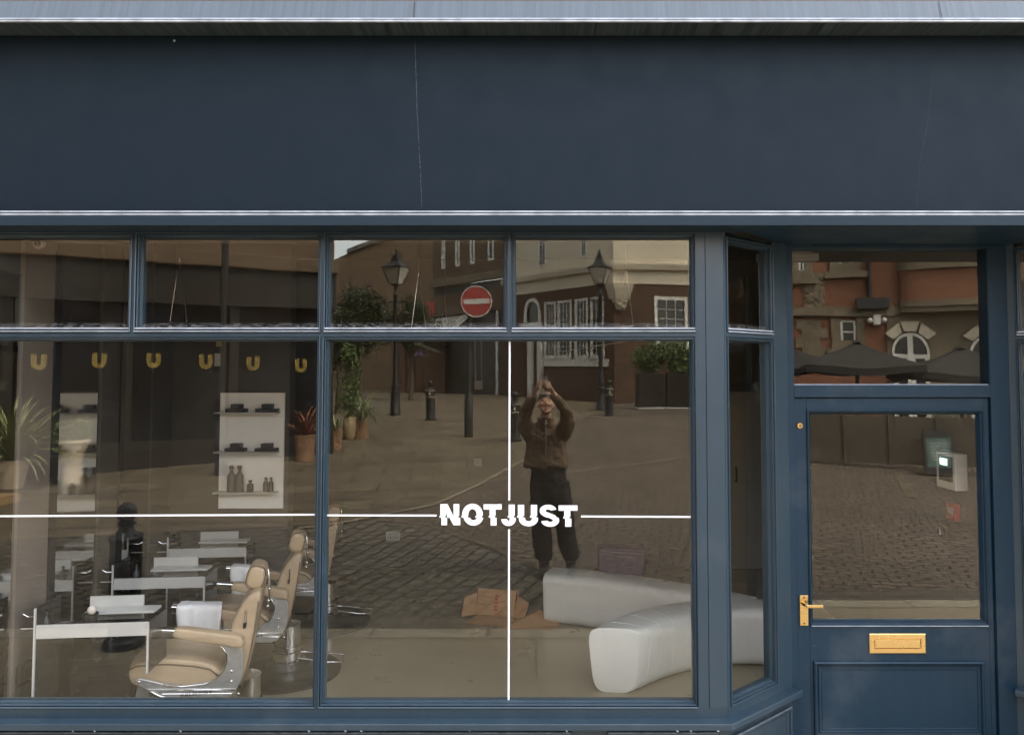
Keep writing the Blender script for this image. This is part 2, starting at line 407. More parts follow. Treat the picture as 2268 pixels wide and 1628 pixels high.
m.ball((p.x, p.y, p.z), .006, .002, .006, 8); m.build('paint_blob', MAT['pale'], shop)
# lower rail with its pale double bead
m = MB(); m.box(XL, XR, YB, 0.002, z_soff, z_f0); m.build('lower_rail', MAT['rail'], shop, bevel=.003)
for za, zb in ((Z(471.5, YB), Z(467, YB)), (Z(478, YB)+.0005, Z(473.2, YB))):
    m = MB(); m.tube([(XL, YB+.004, (za+zb)/2), (XR, YB+.004, (za+zb)/2)], (zb-za)/2, 12)
    m.build('pale_bead', MAT['pale'], shop, smooth=60)
m = MB(); m.box(XL, XR, YB+.006, YF+.002, z_f0, Z(466, YB)); m.build('bead_backing', MAT['joint'], shop)
# lead covered cornice
m = MB()
m.prism([(YC, z_corn), (YC, Z(50.5, YC)), (YF+.001, Z(50.5, YC)), (YF+.001, z_f1+.001), (YF-.004, z_f1+.001)], XL, XR, Matrix(((0,1,0,0),(1,0,0,0),(0,0,1,0),(0,0,0,1))))
m.build('cornice', MAT['soffit'], shop)
zt = Z(1, -.23)
m = MB(); m.add([(XL, YC-.004, Z(46, YC)), (XR, YC-.004, Z(46, YC)), (XR, -.222, zt), (XL, -.222, zt), (XL, -.085, zt+.06), (XR, -.085, zt+.06), (XR, -.085, z_corn+.01), (XL, -.085, z_corn+.01), (XR, YC-.004, z_corn+.012), (XL, YC-.004, z_corn+.012)],
                [(0,1,2,3), (3,2,5,4), (4,5,6,7), (7,6,8,9), (9,8,1,0), (0,3,4,7,9), (1,8,6,5,2)])
m.build('lead_flashing', MAT['lead'], shop)
for yy in (45.6, 50.4):
    m = MB(); m.tube([(XL, YC-.010, Z(yy, YC)), (XR, YC-.010, Z(yy, YC))], .0052, 12); m.build('lead_roll', MAT['pale'], shop, smooth=60)
m = MB()
for px in (918, 2080):
    p = at(px, 20, -.23)
    a, b = Vector((p.x, YC-.002, Z(42, YC))), Vector((p.x, -.224, zt-.003))
    m = MB(); m.quad(a+Vector((-.002,-.005,0)), a+Vector((.002,-.005,0)), b+Vector((.002,-.003,0)), b+Vector((-.002,-.003,0))); m.build('lead_seam', MAT['joint'], shop)
# wall above the cornice
uw = thing('upper_wall', 'brown brick upper wall above the lead cornice of the blue shop', 'wall', (0, -.08, zt))
MB().box(XL, XR, -.08, .5, zt-.1, 10.0).build('brickwork', MAT['bk_shop'], uw, world=True)

# ---- front window frame (plane y = 0), butted members
FD = .075
zb0, zb1 = Z(752, 0), Z(729, 0)               # transom bar
zT1 = Z(528, YG); zM0 = Z(1549, YG)
XG = {}
def gx(px, py): return X(px, py, YG)
T = [(gx(-150, 630), gx(290, 630)), (gx(318, 630), gx(705, 630)), (gx(733, 630), gx(1115, 630)), (gx(1143, 630), gx(1527, 630))]
Mn = [(gx(-150, 1150), gx(698.5, 1150)), (gx(725, 1150), gx(1531, 1150))]
IN = .023
x_mull = (T[1][1]+T[2][0])/2
x_post0 = T[3][1] + IN
members = MB()
members.box(XL, XD0, 0, FD, zT1+IN, z_soff)                                   # head
members.box(XL, XD0, 0, FD, z_sill, zM0-IN)                                   # bottom rail
hw = (T[2][0]-T[1][1])/2 - IN
members.box(x_mull-hw, x_mull+hw, 0, FD, zM0-IN, zT1+IN)                      # full-height mullion
members.box(x_post0, x_post0+.045, 0.0, FD, zM0-IN, zT1+IN)                   # right post, two boards with a joint
members.box(x_post0+.047, XD0, -.003, FD, zM0-IN, zT1+IN)
members.box(XL, T[0][0]-IN, 0, FD, zM0-IN, zT1+IN)
members.box(T[0][0]-IN, x_mull-hw, 0, FD, zb0, zb1); members.box(x_mull+hw, x_post0, 0, FD, zb0, zb1)
for a, b in ((T[0][1]+IN, T[1][0]-IN), (T[2][1]+IN, T[3][0]-IN)): members.box(a, b, 0, FD, zb1, zT1+IN)
members.build('window_frame', MAT['frame'], shop, bevel=.0025)
PROF = [(0, .0), (0.0, -.006), (.003, -.0095), (.006, -.006), (.0064, .012), (.0094, .012), (.0098, -.001), (.0125, -.002), (.0150, .002), (.0154, .018), (.0175, .018), (IN, YG-.002), (IN, YG+.03)]
def beads(x0, x1, z0, z1, M=None, name='glazing_bead', par=shop, k=1.0, mat='frame'):
    m = MB(); m.ring(x0-IN*k, x1+IN*k, z0-IN*k, z1+IN*k, [(i*k, y) for i, y in PROF], M); return m.build(name, MAT[mat], par)
zTb = Z(727, YG)                             # bottom edge of the transom glass
zMt = Z(756, YG)
def pane(name, x0, x1, z0, z1, y, mat, par=shop, M=None):
    return MB().quad((x0, y, z0), (x1, y, z0), (x1, y, z1), (x0, y, z1), M=M).build(name, MAT[mat], par, recalc=False)
for a, b in T:
    beads(a, b, zTb, zT1); pane('transom_pane', a-.004, b+.004, zTb-.004, zT1+.004, YG, 'glass2')
    m = MB(); m.box(a-.017, b+.017, -.006, YG-.004, zTb-.0065, zTb+.0005); m.box(a-.021, b+.021, -.0085, -.0062, zTb-.020, zTb-.0145)
    m.build('putty_line', MAT['pale'], shop)
panes = []
for a, b in Mn:
    beads(a, b, zM0, zMt); panes.append(pane('window_pane', a-.004, b+.004, zM0-.004, zMt+.004, YG, 'glass1'))
# sill and stall riser
def strip_box(m, pts, y_out, y_in, z0, z1):
    """a board following the plan polyline pts; offset outwards by y_out and inwards by y_in"""
    n = len(pts); nor = []
    for i in range(n-1):
        d = (Vector(pts[i+1])-Vector(pts[i])).normalized(); nor.append(Vector((d.y, -d.x)))
    def off(o):
        r = []
        for i in range(n):
            a = nor[max(i-1, 0)]; b = nor[min(i, n-2)]; q = (a+b).normalized(); r.append(Vector(pts[i]) + q*(o/max(.3, q.dot(a))))
        return r
    A, B = off(y_out), off(-y_in); vs = []; fs = []
    for i in range(n): vs += [(A[i].x, A[i].y, z0), (B[i].x, B[i].y, z0), (B[i].x, B[i].y, z1), (A[i].x, A[i].y, z1)]
    for i in range(n-1):
        a, b = 4*i, 4*i+4
        for j in range(4): fs.append((a+j, a+(j+1)%4, b+(j+1)%4, b+j))
    fs += [(0, 1, 2, 3), (4*n-4, 4*n-1, 4*n-2, 4*n-3)]
    return m.add(vs, fs)
planL = [(XL, 0), (XD0-.012, 0), (XD1, .36)]
planR = [(x_sR, .36), (x_far, 0), (XR, 0)]
for pl in (planL, planR):
    m = MB(); strip_box(m, pl, .06, .05, z_silb, z_sill); m.build('sill', MAT['frame'], shop, bevel=.004)
    m = MB(); strip_box(m, pl, .0, .04, .0, z_silb-.0005); m.build('stall_riser', MAT['frame'], shop)
    m = MB(); strip_box(m, pl, .016, -.001, z_silb-.016, z_silb-.001); m.build('sill_moulding', MAT['frame'], shop)
rnd = random.Random(5)
for px in (162, 210, 400, 684, 765, 800, 1040, 1255, 1500, 1530, 1590):
    p = at(px, 1597, -.061); s = rnd.uniform(.002, .0055)
    MB().add([(p.x-s, -.0615, z_silb+.002), (p.x+s*1.3, -.0615, z_silb+.001), (p.x+s*.4, -.0615, z_silb-.004), (p.x-s*.4, -.062, z_silb+.005)], [(0, 2, 1), (0, 1, 3)]).build('paint_flake', MAT['pale'], shop)
# raised panels on the stall riser, pale top moulding
zp = Z(1624, -.02)
PP = [(0, .0), (0, -.014), (.006, -.018), (.012, -.014), (.014, -.006), (.022, -.006), (.030, -.001)]
for a, b in ((-4.4, X(1265, 1620, 0)-.0), (X(1345, 1620, 0), XD0-.05)):
    m = MB(); m.ring(a, b, .05, zp, PP); m.build('riser_panel', MAT['frame'], shop)
    m = MB(); m.box(a+.003, b-.003, -.0182, -.012, zp-.001, zp+.004); m.build('panel_top_edge', MAT['crack'], shop)

# ---- splayed side lights of the entrance
def splay(p0, p1, g0, g1, left):
    a, b = Vector((p0[0], p0[1], 0)), Vector((p1[0], p1[1], 0))
    u = (b-a).normalized(); n = Vector((u.y, -u.x, 0))        # outward
    M = Matrix(((u.x, -n.x, 0, a.x), (u.y, -n.y, 0, a.y), (0, 0, 1, 0), (0, 0, 0, 1)))
    L = (b-a).length
    m = MB()
    m.box(0.004, g0-IN, 0, FD, z_sill, z_soff, M); m.box(g1+IN, L-.002, 0, FD, z_sill, z_soff, M)
    m.box(g0-IN, g1+IN, 0, FD, zT1+IN, z_soff, M); m.box(g0-IN, g1+IN, 0, FD, zb0, zb1, M); m.box(g0-IN, g1+IN, 0, FD, z_sill, zM0-IN, M)
    m.build('side_light_frame', MAT['frame'], shop, bevel=.0025)
    beads(g0, g1, zTb, zT1-.02, M); beads(g0, g1, zM0, zMt, M)
    pane('transom_pane', g0-.004, g1+.004, zTb-.004, zT1, YG, 'glass2', M=M); pane('window_pane', g0-.004, g1+.004, zM0-.004, zMt+.004, YG, 'glass1', M=M)
    m = MB(); m.box(g0-.016, g1+.016, -.006, YG-.004, zTb-.0065, zTb+.0005, M); m.box(g0-.021, g1+.021, -.0085, -.0062, zTb-.020, zTb-.0145, M); m.build('putty_line', MAT['pale'], shop)
    m = MB(); m.ring(.04, L-.03, .05, .315, PP, M); m.build('riser_panel', MAT['frame'], shop)
    m = MB(); m.box(.043, L-.033, -.0182, -.012, .314, .319, M); m.build('panel_top_edge', MAT['crack'], shop)
splay((XD0, 0), (XD1, .36), .045, .395, True)
Ls = math.hypot(x_far-x_sR, .36)
splay((x_sR, .36), (x_far, 0), .062, Ls-.085, False)
# right-hand window beyond the entrance
m = MB(); m.box(x_far, x_far+.12, 0, FD, z_sill, z_soff); m.box(x_far+.12, XR, 0, FD, zT1+IN, z_soff); m.box(x_far+.12, XR, 0, FD, zb0, zb1); m.box(x_far+.12, XR, 0, FD, z_sill, zM0-IN); m.build('window_frame', MAT['frame'], shop)
pane('window_pane', x_far+.1, XR, zM0-IN, zT1+IN, YG, 'glass1')

m = MB(); m.box(x_far+.04, x_far+.42, -.34, -.062, 0, z_f1); m.build('reflection_blocker', MAT['frame'], shop, bevel=.006)  # added out of view to block a pale reflection in the splayed side light
# ---- door frame and door (plane y = .36 / .375)
YP = .36
xd = lambda px, py: X(px, py, YP)
xl0, xl1 = XD1-.004, xd(1761, 1000); xr0, xr1 = xd(2203, 1200), x_sR+.004
zh0, zh1 = Z(880, YP), Z(853, YP)             # rail between door and fanlight
zf1 = Z(553, .39)
m = MB()
m.box(xl0, xl1, YP, YP+.09, 0, z_soff-.001); m.box(xr0, xr1, YP, YP+.09, 0, z_soff-.001)
m.box(xl1, xr0, YP, YP+.09, zh0, zh1); m.box(xl1, xr0, YP, YP+.09, zf1, z_soff-.001)
fx0, fx1 = xd(1757, 700), xd(2188, 700)
m.box(fx1+.0, xr0, YP+.002, YP+.088, zh1, zf1)
m.build('door_frame', MAT['door'], shop, bevel=.003)
pane('fanlight_pane', xl1-.004, fx1+.004, zh1-.002, zf1+.002, YD, 'glass3')
m = MB(); m.box(xl1, fx1, YP+.012, YD-.002, zh1+.0005, zh1+.005); m.build('putty_line', MAT['pale'], shop)
m = MB(); m.quad((XD0-.02, YB+.001, z_soff-.0006), (x_far+.02, YB+.001, z_soff-.0006), (x_sR, YP+.0, z_soff-.0006), (XD1, YP, z_soff-.0006))
m.build('entrance_soffit', MAT['door'], shop)
m = MB(); m.box(XD1-.2, x_sR+.2, -.05, YP+.1, -.02, .02); m.build('door_step', MAT['stone'], shop)
# the door leaf
YL = .378
dx0, dx1 = xl1+.004, xr0-.004
gx0, gx1 = X(1796, 1100, YD), X(2166, 1100, YD)
gz0, gz1 = Z(1371, YD), Z(918, YD)
m = MB()
k = .026
m.box(dx0, gx0-k, YL, YL+.045, .03, zh0-.004); m.box(gx1+k, dx1, YL, YL+.045, .03, zh0-.004)
m.box(gx0-k, gx1+k, YL, YL+.045, gz1+k, zh0-.004); m.box(gx0-k, gx1+k, YL, YL+.045, .03, gz0-k)
door = m.build('door', MAT['door'], shop, bevel=.002)
m = MB(); m.ring(gx0-k, gx1+k, gz0-k, gz1+k, [(0, YL), (0, YL-.006), (.005, YL-.009), (.010, YL-.005), (.011, YL+.004), (.016, YL+.006), (.018, YL+.004), (k, YD), (k, YD+.02)]); m.build('glazing_bead', MAT['door'], door)
pane('door_pane', gx0-.004, gx1+.004, gz0-.004, gz1+.004, YD, 'glass3', door)
m = MB(); m.box(gx0-.018, gx1+.018, YL-.0095, YL-.006, gz0-.025, gz0-.0215); m.build('putty_line', MAT['pale'], door)
# lower panel with stacked mouldings
qx0, qx1 = X(1801, 1480, YL), X(2178, 1480, YL); qz1 = Z(1463, YL)
m = MB(); m.ring(qx0, qx1, .14, qz1, [(0, YL), (.002, YL-.012), (.008, YL-.016), (.014, YL-.013), (.018, YL-.002), (.024, YL+.001), (.027, YL-.005), (.032, YL-.005), (.036, YL+.001), (.041, YL+.003), (.044, YL-.002), (.048, YL-.001), (.054, YL+.006), (.058, YL+.008)])
m.quad((qx0+.058, YL+.008, .198), (qx1-.058, YL+.008, .198), (qx1-.058, YL+.008, qz1-.058), (qx0+.058, YL+.008, qz1-.058)); m.build('lower_panel', MAT['door'], door)
# brass furniture
c = at(1771, 943, YL)
m = MB(); My = Matrix(((1,0,0,c.x),(0,0,1,YL),(0,1,0,c.z),(0,0,0,1))) @ Matrix.Scale(-1, 4, (0,0,1))
m.lathe([(.0165, 0), (.0165, .004), (.014, .007), (.010, .0075), (.0085, .005)], 24, M=My); lk = m.build('cylinder_lock', MAT['brass'], door, smooth=40)
m = MB(); m.box(c.x-.0015, c.x+.0015, YL-.0062, YL-.004, c.z-.006, c.z+.006); m.lathe([(.0035, 0), (.0035, .0064)], 10, M=My); m.build('keyhole', MAT['dark'], lk)
a, b = at(1771, 1384, YL), at(1788.5, 1317, YL)
m = MB(); m.box(a.x, b.x, YL-.009, YL, a.z, b.z); hp = m.build('handle', MAT['brass'], door, bevel=.002)
s0 = at(1781, 1338, YL-.02)
m = MB(); m.tube([(s0.x-.004, YL-.007, s0.z+.004), (s0.x-.002, YL-.03, s0.z+.002), (s0.x+.004, YL-.047, s0.z)], [.010, .009, .0085], 14)
m.box(s0.x, s0.x+.086, YL-.057, YL-.043, s0.z-.009, s0.z+.007); m.build('lever', MAT['brass'], hp, bevel=.003)
for zz in (.008, -.130):
    MB().lathe([(.0042, 0), (.0042, .0016), (.003, .0022)], 12, M=Matrix(((1,0,0,(a.x+b.x)/2),(0,0,-1,YL-.009),(0,1,0,b.z-.012 if zz > 0 else a.z+.012),(0,0,0,1)))).build('screw', MAT['iron'], hp)
a, b = at(1925, 1446, YL), at(2049, 1402, YL)
m = MB(); m.ring(a.x, b.x, a.z, b.z, [(0, YL), (0, YL-.006), (.004, YL-.008), (.024, YL-.008), (.027, YL-.003)]); m.quad((a.x+.027, YL-.003, a.z+.027), (b.x-.027, YL-.003, a.z+.027), (b.x-.027, YL-.003, b.z-.027), (a.x+.027, YL-.003, b.z-.027))
lp = m.build('letter_plate', MAT['brass'], door)
m = MB(); m.box(a.x+.029, b.x-.029, YL-.0085, YL-.0035, a.z+.029, b.z-.031); m.build('letter_flap', MAT['brass'], lp, bevel=.0012)

# ---- white vinyl lettering on the middle window, lines of the cross
YV = YG - .0025
def vw(px, py): p = at(px, py, YV); return p.x, p.z
def vline(x0, y0, x1, y1, wd, name='vinyl_line'):
    a, b = vw(x0, y0), vw(x1, y1); h = wd*.00216/2
    m = MB()
    if abs(x1-x0) > abs(y1-y0): m.add([(a[0], YV, a[1]-h), (b[0], YV, b[1]-h), (b[0], YV, b[1]+h), (a[0], YV, a[1]+h)], [(0, 1, 2, 3)])
    else: m.add([(a[0]-h, YV, a[1]), (a[0]+h, YV, a[1]), (b[0]+h, YV, b[1]), (b[0]-h, YV, b[1])], [(0, 1, 2, 3)])
    return m.build(name, MAT['vinyl'], shop)
vline(-120, 1143.5, 697, 1139.5, 3.9); vline(725, 1141, 967, 1141.5, 3.9); vline(1287, 1143.5, 1530, 1144.5, 3.9)
vline(1129, 757, 1128, 1108, 3.9); vline(1127.5, 1172, 1126.5, 1550, 3.9)
def L2W(u, v): return vw((1420 + u/4.536)/1.4806, (1600 + v/4.536)/1.4806)
def stroke(pts, wd):
    out = []
    n = len(pts); P = [Vector(p) for p in pts]; N = []
    for i in range(n):
        t = (P[min(i+1, n-1)]-P[max(i-1, 0)]).normalized(); N.append(Vector((-t.y, t.x))*wd/2)
    for i in range(n-1): out.append([P[i]+N[i], P[i+1]+N[i+1], P[i+1]-N[i+1], P[i]-N[i]])
    return out
def rect(x0, x1, y0, y1): return [[(x0, y0), (x1, y0), (x1, y1), (x0, y1)]]
def arcband(cx, cy_, ro, rp, ri, rq, a0, a1, n=16):
    out = []
    for i in range(n):
        p, q = R(a0+(a1-a0)*i/n), R(a0+(a1-a0)*(i+1)/n)
        out.append([(cx+ro*math.cos(p), cy_+rp*math.sin(p)), (cx+ro*math.cos(q), cy_+rp*math.sin(q)), (cx+ri*math.cos(q), cy_+rq*math.sin(q)), (cx+ri*math.cos(p), cy_+rq*math.sin(p))])
    return out
def sarc(cx, cy_, rx, ry, a0, a1, n=10): return [(cx+rx*math.cos(R(a0+(a1-a0)*i/n)), cy_+ry*math.sin(R(a0+(a1-a0)*i/n))) for i in range(n+1)]
LET = {
 'N': rect(110, 194, 238, 552) + [[(194, 238), (214, 238), (306, 420), (306, 552), (290, 552), (194, 372)]] + rect(306, 390, 238, 552),
 'O': arcband(587, 395, 154, 163, 62, 84, 0, 360, 32),
 'T': rect(752, 1020, 241, 319) + rect(842, 930, 319, 556),
 'J': rect(1125, 1215, 246, 462) + arcband(1108, 462, 107, 102, 17, 26, 0, 180, 14),
 'U': rect(1263, 1355, 249, 460) + rect(1455, 1548, 249, 460) + arcband(1405.5, 460, 142.5, 108, 50, 34, 0, 180, 16),
 'S': arcband(1712, 338, 126, 90, 38, 20, -12, -230, 16) + [[(1631, 407), (1687.6, 353.3), (1818, 407), (1759, 463)]] + arcband(1732, 480, 134, 95, 42, 22, -50, 172, 16),
 'T2': rect(1868, 2148, 258, 336) + rect(1952, 2042, 336, 574),
}
sign = thing('window_lettering', 'bold white sliced NOTJUST lettering on the middle shop window', 'lettering', (L2W(1128, 410)[0], YV, L2W(1128, 410)[1]))
for k, polys in LET.items():
    m = MB(); drop = 0
    for (lo, hi, dx) in ((-1e4, 412, 0), (412, 440, -13), (440, 1e4, 15)):
        if k == 'S' : dx *= .7
        if k in 'T2' and k != 'T': lo, hi = lo + 14, hi + 14
        for poly in polys:
            q = [tuple(p) for p in poly]
            for sgn, lim in ((1, lo), (-1, hi)):
                o = []
                for i in range(len(q)):
                    A, B = q[i], q[(i+1) % len(q)]; fa, fb = sgn*(A[1]-lim), sgn*(B[1]-lim)
                    if fa >= 0: o.append(A)
                    if (fa > 0 > fb) or (fa < 0 < fb):
                        t = fa/(fa-fb); o.append((A[0]+(B[0]-A[0])*t, A[1]+(B[1]-A[1])*t))
                q = o
                if len(q) < 3: break
            if len(q) >= 3:
                W = [L2W(p[0]+dx, p[1]) for p in q]
                m.add([(p[0], YV, p[1]) for p in W], [tuple(range(len(W)))])
    m.build('letter', MAT['vinyl'], sign, world=True, recalc=False)

# ================================================================== INSIDE THE SHOP
FL = -.08                                     # shop floor level
YW = 4.65                                     # back wall
XIL, XIR = -4.55, 2.47
def struct(mb, name, m): o = mb.build(name, m); prop(o, kind='structure'); return o
struct(MB().box(XIL, 5.0, .05, YW+.2, FL-.1, FL), 'floor', MAT['floor'])
struct(MB().box(XIL, 5.0, .51, YW+.2, 3.25, 3.35), 'ceiling', MAT['ceil'])
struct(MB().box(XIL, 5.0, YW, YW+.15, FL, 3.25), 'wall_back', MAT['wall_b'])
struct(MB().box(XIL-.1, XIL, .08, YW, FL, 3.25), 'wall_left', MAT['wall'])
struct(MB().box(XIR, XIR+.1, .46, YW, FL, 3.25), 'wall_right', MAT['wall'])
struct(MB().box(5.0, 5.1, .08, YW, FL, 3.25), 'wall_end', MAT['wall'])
struct(MB().box(XL, XR, .075, .50, z_soff+.03, 3.6), 'ceiling_bulkhead', MAT['ceil'])

# mirror wall running back from the window, very slightly splayed
ux = Vector((-.1, 1, 0)).normalized(); nx = Vector((ux.y, -ux.x, 0))          # nx points into the room (+x)
MW = Matrix(((ux.x, nx.x, 0, -2.74), (ux.y, nx.y, 0, 3.93-D), (0, 0, 1, 0), (0, 0, 0, 1)))   # local x along, y into room
def du(d): return (d-3.93)*1.005
mwall = thing('mirror_wall', 'dark wall of tall mirrors between taupe pilasters beside the barber chairs', 'wall', (-2.74, 3.93-D, FL))
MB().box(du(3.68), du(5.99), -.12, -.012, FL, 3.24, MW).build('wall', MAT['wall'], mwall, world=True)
for a, b in ((3.68, 3.955), (4.325, 4.82), (5.145, 5.60)):
    MB().box(du(a), du(b), -.012, 0, FL+.02, 2.52, MW).build('mirror', MAT['mirror'], mwall, world=True)
for a, b in ((3.96, 4.25), (4.825, 5.07), (5.605, 5.97)):
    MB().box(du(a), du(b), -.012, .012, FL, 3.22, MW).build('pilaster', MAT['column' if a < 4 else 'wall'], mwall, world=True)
for a, b in ((4.255, 4.32), (5.075, 5.14)):
    MB().box(du(a), du(b), -.012, .02, FL, 3.2, MW).build('black_post', MAT['dark'], mwall, world=True)
# nib wall that carries the white shelf
YN = 5.97 - D
nib = prop(MB().box(-3.1, X(640, 1000, YN), YN, YN+.12, FL, 3.24).build('partition_wall', MAT['wall']), 'short dark partition wall holding the white shelf panel', 'wall')
sx0, sx1 = X(488, 1000, YN), X(630, 1000, YN); sz0, sz1 = Z(1125, YN), Z(870, YN)
sh = thing('wall_shelf', 'white wall panel with three thin shelves of black boxes and bottles', 'shelf', ((sx0+sx1)/2, YN, sz0))
MB().box(sx0, sx1, YN-.018, YN-.001, sz0, sz1).build('back_panel', MAT['shelfwhite'], sh, world=True)
szs = [Z(912, YN), Z(998, YN), Z(1086, YN)]
for z in szs:
    MB().box(sx0-.006, sx1-.03, YN-.115, YN-.0185, z-.010, z).build('shelf', MAT['white'], sh, world=True)
px1 = lambda p: X(p, 1000, YN-.06)
bx = [(szs[0], 504, 528, .026, 'flat black box, lower one of the top shelf stack by the pilaster'), (szs[0], 514, 536, 0, '')]
def box_thing(x0, x1, z, h, label, grp='black product boxes on the white wall shelf'):
    o = MB().box(x0, x1, YN-.105, YN-.03, z+.0005, z+h).build('product_box', MAT['dark'], bevel=.002)
    return prop(o, label, 'box', grp)
for zi, nm in ((0, 'top'), (1, 'middle')):
    z = szs[zi]
    for a, b, c, d, side in ((502, 545, 514, 535, 'bottle-side'), (568, 615, 582, 603, 'far')):
        sd_ = 'stack nearer the mirrors' if a < 550 else 'stack nearer the barber chairs'
        box_thing(px1(a), px1(b), z, .028, f'wide flat black box at the bottom of the {nm} shelf {sd_}')
        box_thing(px1(c), px1(d), z+.0295, .034, f'small black box lying upper in the {nm} shelf {sd_}')
def bottle(px, w, h, label, cat='bottle', mt='dark'):
    m = MB(); m.lathe([(w*.5, 0), (w*.5, h*.62), (w*.22, h*.75), (w*.2, h*.86), (w*.28, h*.87), (w*.28, h)], 14, (0, 0, 0))
    o = m.build('bottle', MAT[mt], smooth=50); o.location = (px1(px), YN-.065, szs[2]+.0005)
    return prop(o, label, cat, 'bottles on the lowest white shelf')
for px, w, h, lb in ((514, .062, .20, 'tall dark bottle on the lowest shelf, first of the tall pair by the mirrors'), (532, .062, .20, 'tall dark bottle on the lowest shelf, between its tall twin and a squat jar'),
                     (556, .05, .088, 'squat dark jar alone in the middle of the lowest shelf'), (590, .036, .11, 'small dark bottle on the lowest shelf, inner one of the small pair'),
                     (602, .036, .11, 'small dark bottle on the lowest shelf, outer one of the small pair')):
    bottle(px, w, h, lb, mt='grey' if 0 else 'dark')

MAT['smoke'] = pm('smoke_panel', (.030, .028, .026), .25)
# ---- styling stations: white desks bracketed off the mirrors
def station(label, d0, xl, grp='white styling stations along the mirrors'):
    y = d0 - D; zt = .72
    t = thing('styling_station', label, 'styling station', (xl, y, FL), R(5.7), grp)
    f = -FL
    W = .55
    MB().box(.004, W-.004, 0, .014, zt-.068+f, zt+f).build('front_panel', MAT['white'], t, bevel=.0015)
    MB().box(.006, W-.006, .015, .24, zt-.068+f, zt-.055+f).build('tray', MAT['dark'], t)
    MB().box(.16, W-.035, .16, .262, zt-.002+f, zt+.012+f).build('desk_top', MAT['white'], t, bevel=.0015)
    MB().box(.14, W-.13, .264, .276, zt+.0-.06+f, zt+.066+f).build('upright_panel', MAT['white'], t)
    for x, za, hh in ((-.002, .10, zt+.085+f), (W, .46+f, zt-.001+f)):
        o = MB().box(x-.004, x+.004, .0085, .24, za, hh).build('side_panel', MAT['smoke'], t)
        MB().box(x-.0045, x+.0045, -.004, .008, za, hh).build('white_edge', MAT['white'], o, bevel=.001)
    for z in (zt-.03,):
        MB().tube([(-.095, .05, z+f), (-.007, .05, z+f)], .004, 8).build('bracket', MAT['white'], t)
    MB().tube([(-.085, .05, zt+.045+f), (-.06, .05, zt+.03+f), (-.007, .05, zt+.033+f)], .003, 8).build('hook', MAT['chrome'], t)
    return t
st = [station('white styling station nearest the window, beside the first barber chair', 3.93, X(78, 1375, .33)),
      station('white styling station between the other two, beside the middle barber chair', 4.81, X(250, 1275, 1.21)),
      station('white styling station deepest in the shop, below the wall shelf', 5.62, X(372, 1208, 2.02))]
def cup(x, y, z, r, h, label, mt='dark', bowl=False):
    m = MB(); m.lathe([(r*.72, 0), (r, h), (r*.93, h), (r*.65, h*.12)] if not bowl else [(r*.5, 0), (r*.9, h*.5), (r, h), (r*.94, h), (r*.8, h*.5), (r*.3, h*.2)], 20, cap=False)
    m.lathe([(0.0005, h*.15), (r*.7, h*.15)], 20, cap=False)
    o = m.build('bowl' if bowl else 'cup', MAT[mt], smooth=50); o.location = (x, y, z); return prop(o, label, 'bowl' if bowl else 'cup')
def brush(x, y, z, label):
    t = thing('shaving_brush', label, 'brush', (x, y, z))
    MB().lathe([(.010, 0), (.012, .03), (.008, .05), (.013, .065)], 14).build('handle', MAT['dark'], t, smooth=50)
    MB().ball((0, 0, .085), .022, .022, .024, 14).build('bristle', MAT['cap'], t, smooth=180)
zd = .72 - .055 + .001
def on_desk(s, px, dy):
    p = st[s].location; return X(px, 1350, p.y+dy), p.y+dy
x, y = on_desk(0, 200, .10); cup(x, y, zd, .04, .085, 'dark tapered cup holding a pale brush on the station nearest the window'); brush(x+.008, y, zd+.016, 'pale shaving brush standing in the dark cup nearest the window')
x, y = on_desk(0, 143, .10); cup(x, y, zd, .055, .03, 'low dark bowl on the station nearest the window', bowl=True)
x, y = on_desk(0, 103, .10)
o = MB().lathe([(.022, 0), (.022, .05), (.009, .065), (.009, .085), (.012, .086), (.012, .10)], 16).build('bottle', MAT['iron'], smooth=50); o.location = (x, y, zd); prop(o, 'dark pump bottle on the station nearest the window, beside the low bowl', 'bottle')
x, y = on_desk(1, 344, .10); cup(x, y, zd, .045, .055, 'dark bowl with a pale rim on the middle styling station', bowl=True)
x, y = on_desk(1, 300, .10); 
o = MB().lathe([(.02, 0), (.02, .07), (.008, .085), (.008, .12)], 14).build('bottle', MAT['dark'], smooth=50); o.location = (x, y, zd); prop(o, 'black spray bottle on the middle styling station', 'bottle')

